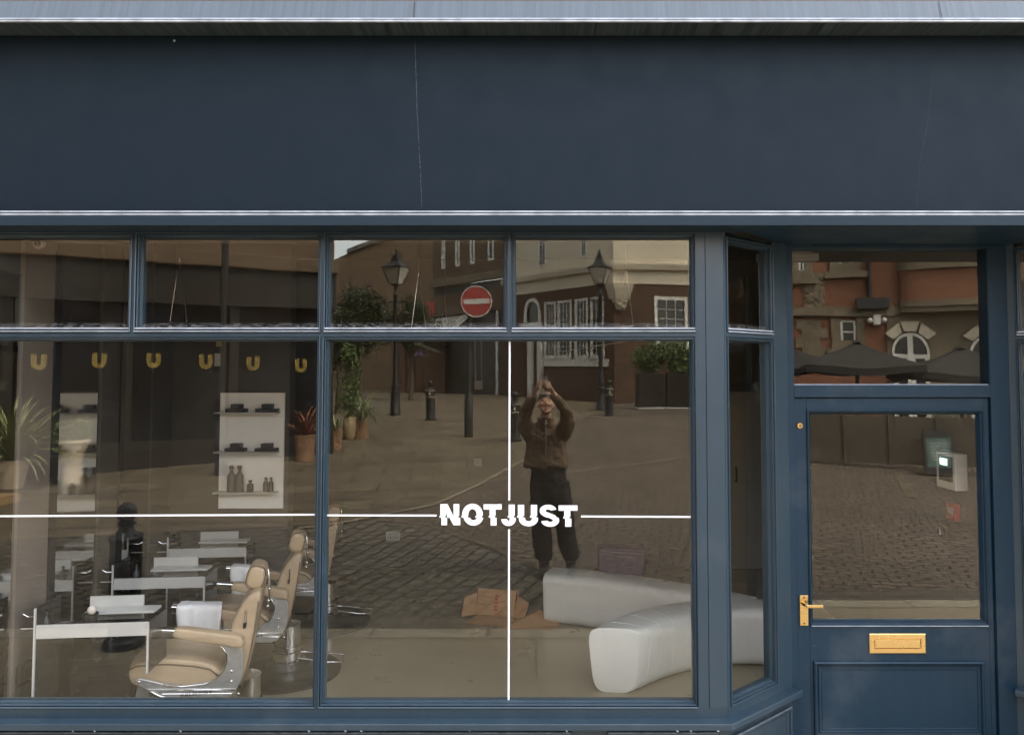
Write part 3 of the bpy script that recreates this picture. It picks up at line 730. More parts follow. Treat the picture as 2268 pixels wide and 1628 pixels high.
# ---- barber chairs
RZ = R(15); HWD = .22
CC = Vector((-1.742, 4.49-D, FL))
def S(Xz, Yz, off=.22):                        # side view of the near chair, measured on a plane `off` towards the window
    d = ray(256.7+Xz/3.827, 1148.2+Yz/3.827); n = Vector((math.sin(RZ), -math.cos(RZ), 0)); u = Vector((math.cos(RZ), math.sin(RZ), 0))
    o = Vector((0, -D, H)); p0 = CC + n*off; t = (p0-o).dot(n)/d.dot(n); p = o + d*t
    return ((p-p0).dot(u), p.z-FL)
def barber_chair(label):
    t = thing('barber_chair', label, 'barber chair', group='tan leather barber chairs in a row')
    # base, column
    m = MB(); m.lathe([(.36, 0), (.36, .018), (.345, .03), (.25, .045), (.15, .06), (.135, .085), (.125, .10)], 48); m.build('base', MAT['iron'], t, smooth=40)
    m = MB(); m.lathe([(.105, .10), (.10, .105), (.10, .16), (.092, .165), (.092, .20), (.085, .165), (.085, .34)], 36); m.build('column', MAT['chrome'], t, smooth=40)
    # seat cushion: rounded slab lofted across the width
    prof = [S(*p) for p in ((150, 1452), (100, 1410), (82, 1340), (100, 1285), (180, 1235), (420, 1205), (700, 1225), (830, 1270), (900, 1330), (900, 1430), (560, 1440), (300, 1452))]
    def slab(prof, ys, grow):
        m = MB(); n = len(prof); cxx = sum(p[0] for p in prof)/n; cz = sum(p[1] for p in prof)/n
        vs = []; fs = []
        for y, k, lift in zip(ys, grow, [0]*len(ys)):
            for a, b in prof: vs.append((cxx+(a-cxx)*k, y, cz+(b-cz)*k))
        for k in range(len(ys)-1):
            for j in range(n): fs.append((k*n+j, k*n+(j+1)%n, (k+1)*n+(j+1)%n, (k+1)*n+j))
        fs.append(tuple(range(n-1, -1, -1))); fs.append(tuple((len(ys)-1)*n+j for j in range(n)))
        return m.add(vs, fs)
    sw = .188
    seat = slab(prof, (-sw, -sw+.004, -.12, 0, .12, sw-.004, sw), (.955, .99, 1.06, 1.09, 1.06, .99, .955)).build('seat', MAT['leather'], t, smooth=180, subsurf=2)
    pip = [S(*p) for p in ((100, 1300), (160, 1268), (420, 1252), (650, 1268), (790, 1295), (860, 1350))]
    for s in (-1, 1): MB().tube([(a, s*(sw+.0005), b) for a, b in pip], .004, 8).build('piping', MAT['piping'], seat, smooth=180)
    # side castings
    side = [(165, 1372), (195, 1353), (270, 1368), (400, 1400), (560, 1416), (720, 1404), (830, 1370), (890, 1320), (928, 1255), (944, 1180), (930, 1125), (890, 1085), (870, 1062), (960, 1075), (1066, 1095), (1082, 1180), (1078, 1280), (1055, 1380), (1010, 1470), (960, 1520), (900, 1545), (480, 1545), (380, 1520), (262, 1462), (235, 1440), (200, 1425), (172, 1405)]
    for s in (-1, 1):
        y0 = s*HWD; y1 = s*(HWD-.028)
        o = MB().prism([S(*p) for p in side], min(y0, y1), max(y0, y1)).build('side_frame', MAT['alu'], t, bevel=.004)
        m = MB(); e = [S(*p) for p in ((870, 1062), (905, 1095), (940, 1150), (942, 1210), (915, 1285), (860, 1345), (760, 1400), (560, 1424), (400, 1408))]
        m.tube([(a, s*(HWD+.001), b) for a, b in e], .0045, 8); m.build('trim_rail', MAT['chrome'], o, smooth=180)
        m = MB(); e = [S(*p) for p in ((1010, 1447), (270, 1452), (300, 1470), (380, 1508), (470, 1535))]
        m.tube([(a, s*(HWD+.001), b) for a, b in e], .006, 8); m.build('trim_rail', MAT['chrome'], o, smooth=180)
        m = MB(); e = [S(*p) for p in ((390, 1485), (980, 1480))]; m.tube([(a, s*(HWD+.0005), b) for a, b in e], .0025, 8); m.build('trim_rail', MAT['chrome'], o)
        for q in ((978, 1293), (978, 1380), (196, 1385), (1040, 1485)):
            a, b = S(*q); MB().ball((a, s*HWD, b), .0085, .006, .0085, 10).build('bolt', MAT['chrome'], o, smooth=180)
    # raised maker's lettering on the near casting
    fc = bpy.data.curves.new('lettering', 'FONT'); fc.body = 'BELMONT'; fc.size = .026; fc.extrude = .0015; fc.align_x = 'CENTER'; fc.offset = .0012; fc.space_character = 1.25
    tmp = bpy.data.objects.new('tmp', fc); col.objects.link(tmp); dg = bpy.context.evaluated_depsgraph_get()
    me = bpy.data.meshes.new_from_object(tmp.evaluated_get(dg)); bpy.data.objects.remove(tmp)
    me.materials.clear(); me.materials.append(MAT['iron'])
    o = bpy.data.objects.new('lettering', me); col.objects.link(o); o.parent = t
    a, b = S(685, 1492); o.location = (a, -HWD-.001, b); o.rotation_euler = (R(90), 0, 0); o.scale = (1.15, .72, 1)
    # arms
    for s in (-1, 1):
        pr = [S(*p) for p in ((466, 1008), (482, 960), (505, 928), (540, 922), (780, 950), (1050, 985), (1082, 1000), (1092, 1085), (1062, 1092), (900, 1062), (700, 1030))]
        yc = s*(HWD-.012); hwid = .04
        slab(pr, (yc-hwid, yc-hwid+.006, yc, yc+hwid-.006, yc+hwid), (.93, 1, 1.0, 1, .93)).build('armrest', MAT['leather'], t, smooth=180, subsurf=1, bevel=0)
        fr = [S(*p) for p in ((322, 940), (335, 928), (505, 935), (505, 1005), (470, 1014), (330, 992))]
        MB().prism(fr, yc-.03, yc+.03).build('arm_end', MAT['chrome'], t, bevel=.006)
    # backrest
    br = [S(*p, .165) for p in ((955, 960), (1010, 830), (1080, 705), (1140, 640), (1200, 612), (1238, 625), (1222, 720), (1175, 980), (1120, 1250), (1070, 1432), (1020, 1430), (950, 1220))]
    bw = .165
    bk = slab(br, (-bw, -bw+.006, -.10, 0, .10, bw-.006, bw), (.96, 1, 1.03, 1.04, 1.03, 1, .96)).build('backrest', MAT['leather'], t, smooth=180, subsurf=1)
    for s in (-1, 1):
        MB().tube([(a, s*(bw+.001), b) for a, b in [S(*p, .165) for p in ((1212, 700), (1170, 980), (1115, 1250), (1062, 1425))]], .0035, 8).build('piping', MAT['piping'], bk, smooth=180)
        a, b = S(1105, 772, .165); c, d = S(1098, 880, .165)
        MB().tube([(a, s*(bw+.004), b), (c, s*(bw+.006), d)], [.0035, .006], 10).build('side_lever', MAT['chrome'], bk, smooth=60)
        a, b = S(1096, 882, .165); c, d = S(1090, 925, .165)
        MB().tube([(a, s*(bw+.006), b), (c, s*(bw+.008), d)], [.010, .006], 10).build('lever_grip', MAT['dark'], bk, smooth=60)
    # headrest
    h = thing('headrest', None, None); h.parent = t; hx, hz = S(1195, 478, .03); h.location = (hx, 0, hz); h.rotation_euler = (0, R(14), 0)
    hp2 = [(.052*math.copysign(abs(math.cos(q))**.7, math.cos(q)), .070*math.copysign(abs(math.sin(q))**.7, math.sin(q))) for q in [2*math.pi*i/16 for i in range(16)]]
    o = slab(hp2, (-.098, -.092, -.06, 0, .06, .092, .098), (.72, .93, 1.03, 1.05, 1.03, .93, .72)).build('pad', MAT['leather'], h, smooth=180, subsurf=1)
    m = MB(); m.tube([(a*.97, -.0925, b*.97) for a, b in hp2+hp2[:1]], .003, 8); m.build('piping', MAT['piping'], h, smooth=180)
    a, b = S(1290, 430, 0); c, d = S(1300, 520, 0); e, f = S(1300, 640, 0); g_, i_ = S(1290, 760, 0)
    MB().tube([(a-.03, 0, b), (a, 0, b), (c, 0, d), (e, 0, f), (g_, 0, i_)], [.008, .007, .006, .007, .006], 10).build('headrest_post', MAT['chrome'], t, smooth=60)
    for q in ((1302, 590), (1295, 690), (1288, 738)):
        a, b = S(*q, 0); MB().ball((a, 0, b), .012, .016, .012, 12).build('clamp', MAT['chrome'], t, smooth=180)
    # footrest and pump lever
    a, b = S(150, 1470)
    MB().prism([S(*p) for p in ((150, 1455), (240, 1455), (250, 1640), (120, 1700), (95, 1690))], -.13, .13).build('footrest', MAT['alu'], t, bevel=.004)
    MB().tube([(.06, -.06, .12), (.26, -.14, .10), (.37, -.12, .085), (.38, .02, .085), (.10, .05, .12)], .007, 8).build('pump_lever', MAT['chrome'], t, smooth=60)
    return t
def towel_on(label, loc, rz):
    t = thing('towel', label, 'towel', loc, rz, 'white towels draped over the chair arms')
    m = MB(); r2 = random.Random(hash(label) % 100)
    n = 26; k = 22; vs = []
    x0, z0 = S(400, 925); x1, _ = S(800, 950)
    L = .25
    for i in range(n):
        u = i/(n-1)
        for j in range(k):
            v = j/(k-1)*2-1
            s = abs(v)*L
            over = .052
            if s < over: yy, zz = math.copysign(s, v), z0+.006-.02*u
            else: yy, zz = math.copysign(over + .006*math.sin(6*u*3.1+v), v), z0+.006-.02*u-(s-over)*1.0
            vs.append((x0+(x1-x0)*u + .006*math.sin(v*5+u*3), HWD-.012+yy, zz + (.006*math.sin(u*9)*(s > over))))
    fs = [(i*k+j, (i+1)*k+j, (i+1)*k+j+1, i*k+j+1) for i in range(n-1) for j in range(k-1)]
    o = m.add(vs, fs).build('cloth', MAT['towel'], t, smooth=180)
    s_ = o.modifiers.new('thick', 'SOLIDIFY'); s_.thickness = .005; s_.offset = 1
    return t
c1 = barber_chair('tan leather barber chair nearest the window, its side casting fully in view')
places = [((-1.742, 4.49-D, FL), None), ((-1.80, 5.39-D, FL), 'middle tan leather barber chair, partly hidden by the first chair and the window post'), ((-1.84, 6.45-D, FL), 'tan leather barber chair deepest in the shop, beyond the window post')]
tl = ['white towel over the far arm of the barber chair nearest the window', 'white towel over the far arm of the middle barber chair', 'white towel over the arm of the barber chair deepest in the shop']
for i, (p, lb) in enumerate(places):
    c = c1 if i == 0 else dup(c1, label=lb)
    c.location = p; c.rotation_euler = (0, 0, RZ)
    towel_on(tl[i], p, RZ)

# ---- white snaking bench
bench = thing('bench', 'white seamed bench with two rounded arms spreading from a bend', 'bench', (1.4, 5.6-D, FL))
sec = []
def bsec(n=28):                                # rounded trapezoid, wide at the seat
    pts = []
    for i in range(n):
        a = 2*math.pi*i/n; e = .42
        cx_ = math.copysign(abs(math.cos(a))**e, math.cos(a)); cz_ = math.copysign(abs(math.sin(a))**e, math.sin(a))
        wdt = .142 + .033*(cz_*.5+.5) + .012*math.sin(a*1.0)
        pts.append((cx_*wdt, .2075 + cz_*.2075))
    return pts
def bench_arm(path, name, square=True):
    P = [Vector((x, d-D, FL)) for x, d in path]
    Q = []                                     # smooth the plan with Catmull-Rom
    for i in range(len(P)-1):
        p0, p1, p2, p3 = P[max(i-1, 0)], P[i], P[i+1], P[min(i+2, len(P)-1)]
        for k in range(8):
            t = k/8; Q.append(.5*((2*p1)+(p2-p0)*t+(2*p0-5*p1+4*p2-p3)*t*t+(3*p1-p0-3*p2+p3)*t**3))
    Q.append(P[-1]); se = bsec(); n = len(se); m = MB(); vs = []; fs = []
    rings = []
    for i, q in enumerate(Q):
        t = (Q[min(i+1, len(Q)-1)]-Q[max(i-1, 0)]).normalized(); a = Vector((t.y, -t.x, 0)); k_ = max(0, 1-i/6)*square; a = (a*(1-k_) + Vector((1.0, -.12, 0))*k_).normalized()
        rings.append([q + a*sx + Vector((0, 0, sz)) for sx, sz in se])
        if i == 0:
            c = q + Vector((0, 0, .21)); rings.insert(0, [c + (p-c)*.955 - t*.006 for p in rings[0]]); 
    for r_ in rings: vs += r_
    for k in range(len(rings)-1):
        for j in range(n): fs.append((k*n+j, k*n+(j+1)%n, (k+1)*n+(j+1)%n, (k+1)*n+j))
    fs.append(tuple(range(n-1, -1, -1))); fs.append(tuple((len(rings)-1)*n+j for j in range(n)))
    o = m.add(vs, fs).build(name, MAT['bench'], bench, world=True, smooth=50)
    acc = 0; last = Q[0]
    for i in range(1, len(Q)-1):
        acc += (Q[i]-last).length; last = Q[i]
        if acc > .12:
            acc = 0; r_ = rings[i+1]; c = Q[i]+Vector((0, 0, .21))
            MB().tube([c+(p-c)*1.002 for p in r_]+[c+(r_[0]-c)*1.002], .0018, 6).build('seam', MAT['bench'], o, world=False).location = -Vector(bench.location)
    return o
bench_arm([(.45, 5.06), (.74, 5.36), (1.08, 5.55), (1.40, 5.62), (1.62, 5.60)], 'arm')
bench_arm([(.03, 6.55), (.40, 6.42), (.80, 6.22), (1.15, 5.98), (1.40, 5.78), (1.5, 5.70)], 'arm', False)

# ---- things on the walls, hanging and lying about
def plate(px, py, wpx, hpx, label, name='wall_plate', cat='wall plate', y=YW, holes=0):
    a, b = at(px-wpx/2, py+hpx/2, y), at(px+wpx/2, py-hpx/2, y)
    t = thing(name, label, cat, ((a.x+b.x)/2, y, a.z))
    MB().box(a.x, b.x, y-.010, y-.001, a.z, b.z).build('plate', MAT['grey'], t, world=True, bevel=.002)
    for i in range(holes):
        for dx in (-.25, .25):
            w_ = (b.x-a.x); cx_ = (a.x+b.x)/2 + dx*w_; cz_ = (a.z+b.z)/2
            for ox, oz in ((0, .018), (-.012, -.012), (.012, -.012)): MB().box(cx_+ox-.004, cx_+ox+.004, y-.0108, y-.0101, cz_+oz-.006, cz_+oz+.006).build('socket_hole', MAT['dark'], t, world=True)
    return t
plate(871, 1187, 32, 19, 'double power socket plate low on the dark back wall', 'wall_socket', 'socket', holes=1)
plate(1059, 1023, 18, 18, 'single grey switch plate halfway up the dark back wall', 'switch_plate', 'switch')
p2 = plate(1060, 853, 18, 20, 'single grey plate under twin white conduits on the back wall', 'conduit_plate', 'wall plate')
for px in (1053, 1067):
    a, b = at(px, 842, YW-.012), at(px-1, 748, YW-.012); MB().tube([a, b], .009, 8).build('conduit', MAT['white'], p2, world=True)
pb = at(1377, 1254, YW-.25)
t = thing('storage_box', 'mauve plastic storage box standing against the back wall', 'box', (pb.x, YW-.2, FL))
MB().box(-.235, .235, -.12, .12, 0, .24).build('tub', MAT['purple'], t, bevel=.015); MB().box(-.245, .245, -.13, .13, .242, .275).build('lid', MAT['purple'], t, bevel=.01)
# cardboard
fc_ = floor_in(1096, 1372, FL)
t = thing('cardboard_box', 'opened brown cardboard box on the shop floor with red print', 'box', fc_, R(-14))
MB().box(-.17, .17, -.012, .10, .03, .245, Matrix.Rotation(R(-18), 4, 'X')).build('carton', MAT['card'], t)
MB().add([(-.17, 0, .03), (.17, 0, .03), (.23, -.16, .004), (-.20, -.17, .004)], [(0, 1, 2, 3)]).build('flap', MAT['card'], t)
MB().add([(.17, 0, .03), (.18, .06, .2), (.30, .0, .16), (.27, -.06, .02)], [(0, 1, 2, 3)]).build('flap', MAT['card'], t)
MB().add([(-.17, 0, .03), (-.18, .06, .2), (-.27, .0, .17), (-.28, -.06, .02)], [(0, 1, 2, 3)]).build('flap', MAT['card'], t)
m = MB(); Mx = Matrix.Rotation(R(-18), 4, 'X')
for k in range(5): m.box(-.012, .016, -.0135, -.0125, .07+k*.028, .088+k*.028, Mx)
m.build('red_print', MAT['red'], t)
fd = floor_in(1190, 1388, FL)
t = thing('cardboard_sheet', 'flattened brown cardboard sheet beside the opened box', 'cardboard', fd, R(8))
MB().add([(-.30, -.04, .004), (.10, -.10, .004), (.20, .02, .004), (.05, .16, .09), (-.12, .14, .05)], [(0, 1, 2), (0, 2, 3, 4)]).build('sheet', MAT['card'], t)
# dome camera on the mirror wall, pendants
p = at(82, 537, 4.06-D)
t = thing('security_camera', 'white dome security camera high on the dark wall above the mirrors', 'security camera', p)
MB().lathe([(.045, 0), (.045, .02), (.03, .03)], 24, M=Matrix.Rotation(R(90), 4, 'Y') @ Matrix.Translation((0, 0, -.07))).build('mount', MAT['white'], t, smooth=40)
MB().ball((0, 0, 0), .042, .042, .036, 20).build('dome', MAT['white'], t, smooth=180); MB().ball((.022, -.03, -.01), .017, n=14).build('lens', MAT['dark'], t, smooth=180)
def pendant(label, pn, dn, pf, df, zc=2.2):
    a = at(*pn, dn-D); b = at(*pf, df-D); b.z = a.z
    t = thing('pendant_light', label, 'pendant light', (a+b)/2, 0, 'linear pendant lights hung on steel wires')
    d = (b-a); L = d.length; u = d.normalized(); s = Vector((u.y, -u.x, 0)); c = Vector(t.location)
    Mq = Matrix(((s.x, u.x, 0, 0), (s.y, u.y, 0, 0), (0, 0, 1, 0), (0, 0, 0, 1)))
    MB().box(-.032, .032, -L/2, L/2, -.03, .03, Mq).build('housing', MAT['dark'], t, bevel=.003)
    MB().box(-.026, .026, -L/2+.02, L/2-.02, -.034, -.0305, Mq).build('diffuser', MAT['white'], t)
    for y in (-L/2+.03, L/2-.03):
        q = Vector((0, y, 0)); top = 3.25-c.z
        w_ = MB(); w_.tube([Mq @ (q+Vector((-.055, 0, .03))), Mq @ (q+Vector((-.006, 0, .44))), Mq @ (q+Vector((0, 0, .46)))], .0025, 6); w_.tube([Mq @ (q+Vector((.055, 0, .03))), Mq @ (q+Vector((.006, 0, .44))), Mq @ (q+Vector((0, 0, .46)))], .0025, 6)
        w_.tube([Mq @ (q+Vector((0, 0, .455))), Mq @ (q+Vector((0, 0, top)))], .0018, 6); w_.build('wire', MAT['chrome'], t)
    return t
pendant('linear pendant light on steel wires above the barber chairs', (391, 722), 5.1, (600, 770), 7.4)
pendant('linear pendant light on steel wires hanging over the middle of the shop', (926, 752), 5.2, (985, 785), 7.9)
pendant('linear pendant light on steel wires above the white bench', (1390, 745), 5.2, (1235, 800), 7.9)
p = at(425, 672, 6.9-D)
t = thing('wall_speaker', 'black wall speaker bracketed high up behind the pendant wires', 'speaker', p)
MB().box(-.11, .11, -.05, .14, -.19, .09).build('cabinet', MAT['dark'], t, bevel=.01); MB().box(.06, .30, .0, .03, .05, .075).build('bracket', MAT['grey'], t)
p = at(484, 798, YN-.02)
t = prop(MB().box(-.022, .022, -.006, 0, -.05, .05).build('notice', MAT['white']), 'small white notice taped to the partition above the shelf', 'notice'); t.location = at(482, 797, YN-.002)
t = prop(MB().box(-.02, .02, -.006, 0, -.024, .024).build('warning_label', MAT['gold']), 'small yellow label on the partition above the white notice', 'label'); t.location = at(485, 761, YN-.002)
# strip light at the ceiling near the entrance
p = at(1690, 571, 5.6-D)
t = thing('strip_light', 'unlit white strip light under the ceiling behind the entrance side window', 'ceiling light', p)
MB().box(-.04, .40, -.05, .05, -.03, .03).build('casing', MAT['white'], t, bevel=.008); MB().box(.0, .36, -.02, .02, .03, 3.25-p.z).build('hanger', MAT['grey'], t)
# keypad, call point and switch on the right-hand wall behind the door
def onwall(px, py): d = ray(px, py); k = XIR/d.x; return Vector((XIR, -D+d.y*k, H+d.z*k))
a, b = at(2116, 1088, 4.42-D), at(2116, 1006, 4.42-D)
t = thing('alarm_keypad', 'white alarm panel with a lit display seen through the door glass', 'keypad', (2.40, .82, a.z))
xw = a.x
MB().box(xw, xw+.075, .82, 1.03, a.z, b.z).build('case', MAT['bench'], t, world=True, bevel=.005)
MB().box(xw-.004, xw-.0005, .84, .995, a.z+.045, b.z-.02).build('keypad_face', MAT['dark'], t, world=True, bevel=.002)
MB().box(xw-.0065, xw-.0045, .895, .975, b.z-.075, b.z-.035).build('display', MAT['screen'], t, world=True)
struct(MB().box(xw+.077, xw+.10, .47, 2.2, FL, 3.2), 'wall_lining', MAT['wall'])
p = at(2107, 1133, 4.565-D)
t = thing('fire_call_point', 'small red fire call point below the white alarm panel', 'call point', p)
MB().box(-.005, .04, -.05, .05, -.048, .048).build('case', MAT['red'], t, bevel=.003); MB().box(-.007, -.0055, -.03, .03, -.014, .022).build('button_plate', MAT['white'], t)
p = at(2084, 1177, 4.685-D)
t = thing('light_switch', 'dark metal light switch below the red call point', 'switch', p)
MB().box(-.005, .03, -.04, .04, -.045, .045).build('plate', MAT['iron'], t, bevel=.003); MB().box(-.008, -.0055, -.008, .008, -.02, .02).build('rocker', MAT['grey'], t)
for i, px in enumerate((1938, 1957, 1979)):
    p = at(px, 1032+i*3, YW-.01)
    o = MB().tube([(0, 0, .06), (.0, -.035, .05), (0, -.03, 0), (0, -.045, -.045), (0, -.01, -.055)], [.010, .012, .016, .012, .014], 8).build('coat_hook', MAT['chrome'], smooth=60)
    o.location = p; prop(o, 'one of three small chrome coat hooks on the back wall behind the door', 'hook', 'three chrome coat hooks')

a, b = at(1618, 1251, YW-.03), at(1790, 868, YW-.03)
t = thing('interior_door', 'grey flush door in the back wall seen through the angled side window', 'door', ((a.x+b.x)/2, YW-.03, FL))
MB().box(a.x, b.x, YW-.045, YW-.012, FL+.005, b.z).build('leaf', MAT['idoor'], t, world=True, bevel=.003)
m = MB(); m.box(a.x-.09, a.x-.004, YW-.05, YW-.002, FL+.005, b.z+.09); m.box(b.x+.004, b.x+.09, YW-.05, YW-.002, FL+.005, b.z+.09); m.box(a.x-.004, b.x+.004, YW-.05, YW-.002, b.z+.004, b.z+.09); m.build('frame', MAT['wall'], t, world=True)
MB().tube([(a.x+.06, YW-.05, 1.0), (a.x+.06, YW-.09, 1.0), (a.x+.06, YW-.09, .85), (a.x+.06, YW-.05, .85)], .010, 8).build('handle', MAT['dark'], t, world=True)

t = thing('storage_cabinet', 'low black cabinet on the floor beneath the first styling station', 'cabinet', (-2.56, .98, FL), R(5.7))
MB().box(-.15, .20, -.20, .20, .03, .47).build('carcass', MAT['smoke'], t, bevel=.004); MB().box(-.14, .19, -.207, -.2005, .06, .44).build('door_panel', MAT['smoke'], t, bevel=.002); MB().box(-.03, .05, -.222, -.2075, .37, .385).build('handle', MAT['chrome'], t)
for py, lb in ((1482, 'upper black power outlet low on the taupe pilaster'), (1527, 'lower black power outlet low on the taupe pilaster')):
    p = at(50, py, 4.06-D); lz = p.z
    t = thing('power_outlet', lb, 'outlet', MW @ Vector((du(4.03), .013, lz)), math.atan2(ux.y, ux.x))
    MB().box(-.05, .05, -.03, -.001, -.045, .045).build('plate', MAT['dark'], t, bevel=.003); MB().box(-.02, .02, -.036, -.0305, -.02, .02).build('socket', MAT['iron'], t)

# ================================================================== THE STREET THE WINDOWS REFLECT
def sheet(name, rows, m, lift, kind='structure', dr=.5):
    """a paved strip following the ground: rows of (r, x_left, x_right), r metres in front of the shop"""
    mb = MB(); rr = []
    for (r0, a0, b0), (r1, a1, b1) in zip(rows, rows[1:]):
        k = max(1, int((r1-r0)/dr))
        ks = sorted({i/k for i in range(k)} | {(q[0]-r0)/(r1-r0) for q in GP if r0 < q[0] < r1})
        for t in ks: rr.append((r0+(r1-r0)*t, a0+(a1-a0)*t, b0+(b1-b0)*t))
    rr.append(rows[-1]); vs = []; fs = []
    for r, a, b in rr:
        vs += [(a, -r, gh(r)+lift), ((a+b)/2, -r, gh(r)+lift), (b, -r, gh(r)+lift)]
    for k in range(len(rr)-1):
        for j in (0, 1): a = 3*k+j; fs.append((a, a+3, a+4, a+1))
    o = mb.add(vs, fs).build(name, m); prop(o, kind=kind); return o
sheet('ground', [(.03, -90, 90), (4.5, -90, 90), (7, -90, 90), (12.3, -90, 90), (17, -90, 90), (24, -90, 90), (40, -90, 90), (70, -90, 90), (140, -90, 90)], MAT['asph'], -.02, dr=50)
struct(MB().box(-90, 90, -.03, 60, -.6, -.25), 'ground_under_shops', MAT['asph'])
sheet('pavement', [(-.03, -20, 20), (2.18, -20, 20)], MAT['slab'], 0)
sheet('kerb', [(2.184, -20, 20), (2.40, -20, 20)], MAT['kerb'], .003)
sheet('gutter', [(2.403, -20, 20), (2.74, -20, 20)], brick('gutter_setts', (.15, .128, .098), (.12, .10, .08), (.05, .04, .03), .4, .168, .01, False, 0, .3), .0)
q = [gnd(*p) for p in ((720, 1162), (960, 1120), (1140, 1030), (1215, 985))]
edge = [(-p.y, p.x) for p in q]
sheet('road', [(2.744, -20, 20), (4.5, -20, 20), (7, -20, 20), (12.3, -20, 20), (17, -20, 20), (24, -20, 20)], MAT['cobble'], -.004)
c1_, c2_, c3_ = gnd(975, 1172), gnd(1200, 1262), gnd(1290, 1380)
sheet('sett_road', [(2.748, -20, c3_.x+.25), (-c3_.y+.3, -20, c3_.x), (-c2_.y, -20, c2_.x), (-c1_.y, -20, c1_.x), (-c1_.y+.6, -20, c1_.x-1.3)], MAT['setts'], .001)
fl = [(edge[0][0]+.02, -20, edge[0][1]-9)] if False else []
rows = [(edge[0][0]-.9, -20, -7.0), (edge[0][0], -20, edge[0][1])] + [(r, -20, x) for r, x in edge[1:]] + [(15, -20, edge[-1][1]+.4), (18, -20, 1.2), (24, -20, 2.5), (34, -20, 2.8)]
sheet('flagstone_pavement', rows, MAT['flags'], .006)
MAT['kerbline'] = pm('worn_kerb_stone', (.205, .168, .118), .85, var=.3, scale=3)
def band(name, pts, wd, m, lift):
    P = [gnd(*p) for p in pts]; Q = []
    for a, b in zip(P, P[1:]):
        n = max(2, int((b-a).length/.1))
        for i in range(n): Q.append(a+(b-a)*i/n)
    Q.append(P[-1]); mb = MB(); vs = []
    for i, p in enumerate(Q):
        t = (Q[min(i+1, len(Q)-1)]-Q[max(i-1, 0)]); t.z = 0; t.normalize(); s = Vector((t.y, -t.x, 0))*wd/2
        for k in (-1, 1): v = p+s*k; vs.append((v.x, v.y, gh(-v.y)+lift))
    o = mb.add(vs, [(2*i, 2*i+1, 2*i+3, 2*i+2) for i in range(len(Q)-1)]).build(name, m); prop(o, kind='structure'); return o
band('kerb_line', [(660, 1172), (745, 1161), (960, 1120), (1060, 1075), (1140, 1030), (1225, 983)], .08, MAT['kerbline'], .012)
band('kerb_line', [(975, 1172), (1090, 1212), (1200, 1262), (1255, 1300)], .10, MAT['flags'], .006)
band('kerb_line', [(1225, 1050), (1380, 1032), (1528, 1012)], .08, MAT['kerbline'], .006)
band('kerb_line', [(1330, 1262), (1440, 1290), (1528, 1338), (1640, 1400)], .055, MAT['asph'], .006)
band('kerb_line', [(1250, 917), (1390, 931), (1528, 948), (1700, 975)], .14, MAT['kerbline'], .012)
band('kerb_line', [(2034, 1058), (2076, 1122)], .15, MAT['flags'], .008)

# ---- street furniture
def bollard(label, plain=False):
    t = thing('bollard', label, 'bollard', group='black iron bollards with round heads')
    m = MB(); m.lathe([(.155, 0), (.155, .05), (.128, .07), (.122, .10), (.122, .60), (.128, .605), (.128, .62), (.122, .625), (.122, .76), (.130, .765), (.132, .79), (.118, .805), (.085, .825), (.060, .845), (.052, .875), (.070, .89), (.070, .90), (.050, .91)], 24)
    m.build('post', MAT['iron'], t, smooth=35)
    MB().ball((0, 0, .972), .078, n=20).build('ball_head', MAT['iron'], t, smooth=180)
    if plain: return t
    for z in (.612, .778): MB().lathe([(.129, z-.009), (.1335, z-.006), (.1335, z+.006), (.129, z+.009)], 24, cap=False).build('pale_band', MAT['cream'], t, smooth=35)
    MB().add([(0, .1245, .645), (.032, .122, .69), (0, .1245, .74), (-.032, .122, .69)], [(0, 1, 2, 3)]).build('emblem', MAT['cream'], t)
    return t
bl0 = bollard('black ball-headed bollard standing at the kerb, closest to the shop window', True)
bl1 = bollard('black bollard between the left lantern post and the no entry pole')
bspots = [((282, 1412), 1.0, None), ((953, 930), 1, 'black bollard between the left lantern post and the no entry pole'), ((1140, 976), 1, 'black bollard just behind the photographer, beside the white window line'),
          ((1349, 919), 1, 'black bollard close beside the lantern post at the cream corner building'), ((922, 861), 1, 'distant black bollard on the far pavement in front of the red timber shop'),
          ((973, 868), 1.05, 'thicker distant bollard below the no entry sign'), ((855, 850), 1.1, 'distant black bollard beside the white post')]
for i, (p, s, lb) in enumerate(bspots):
    o = bl0 if i == 0 else bl1 if i == 1 else dup(bl1, label=lb)
    o.location = gnd(*p) if i else Vector((X(282, 1200, 2.1), -2.02, 0)); o.scale = (s, s, s) if i else (.88, .88, 1)
    if i == 0: o.location.z = 0

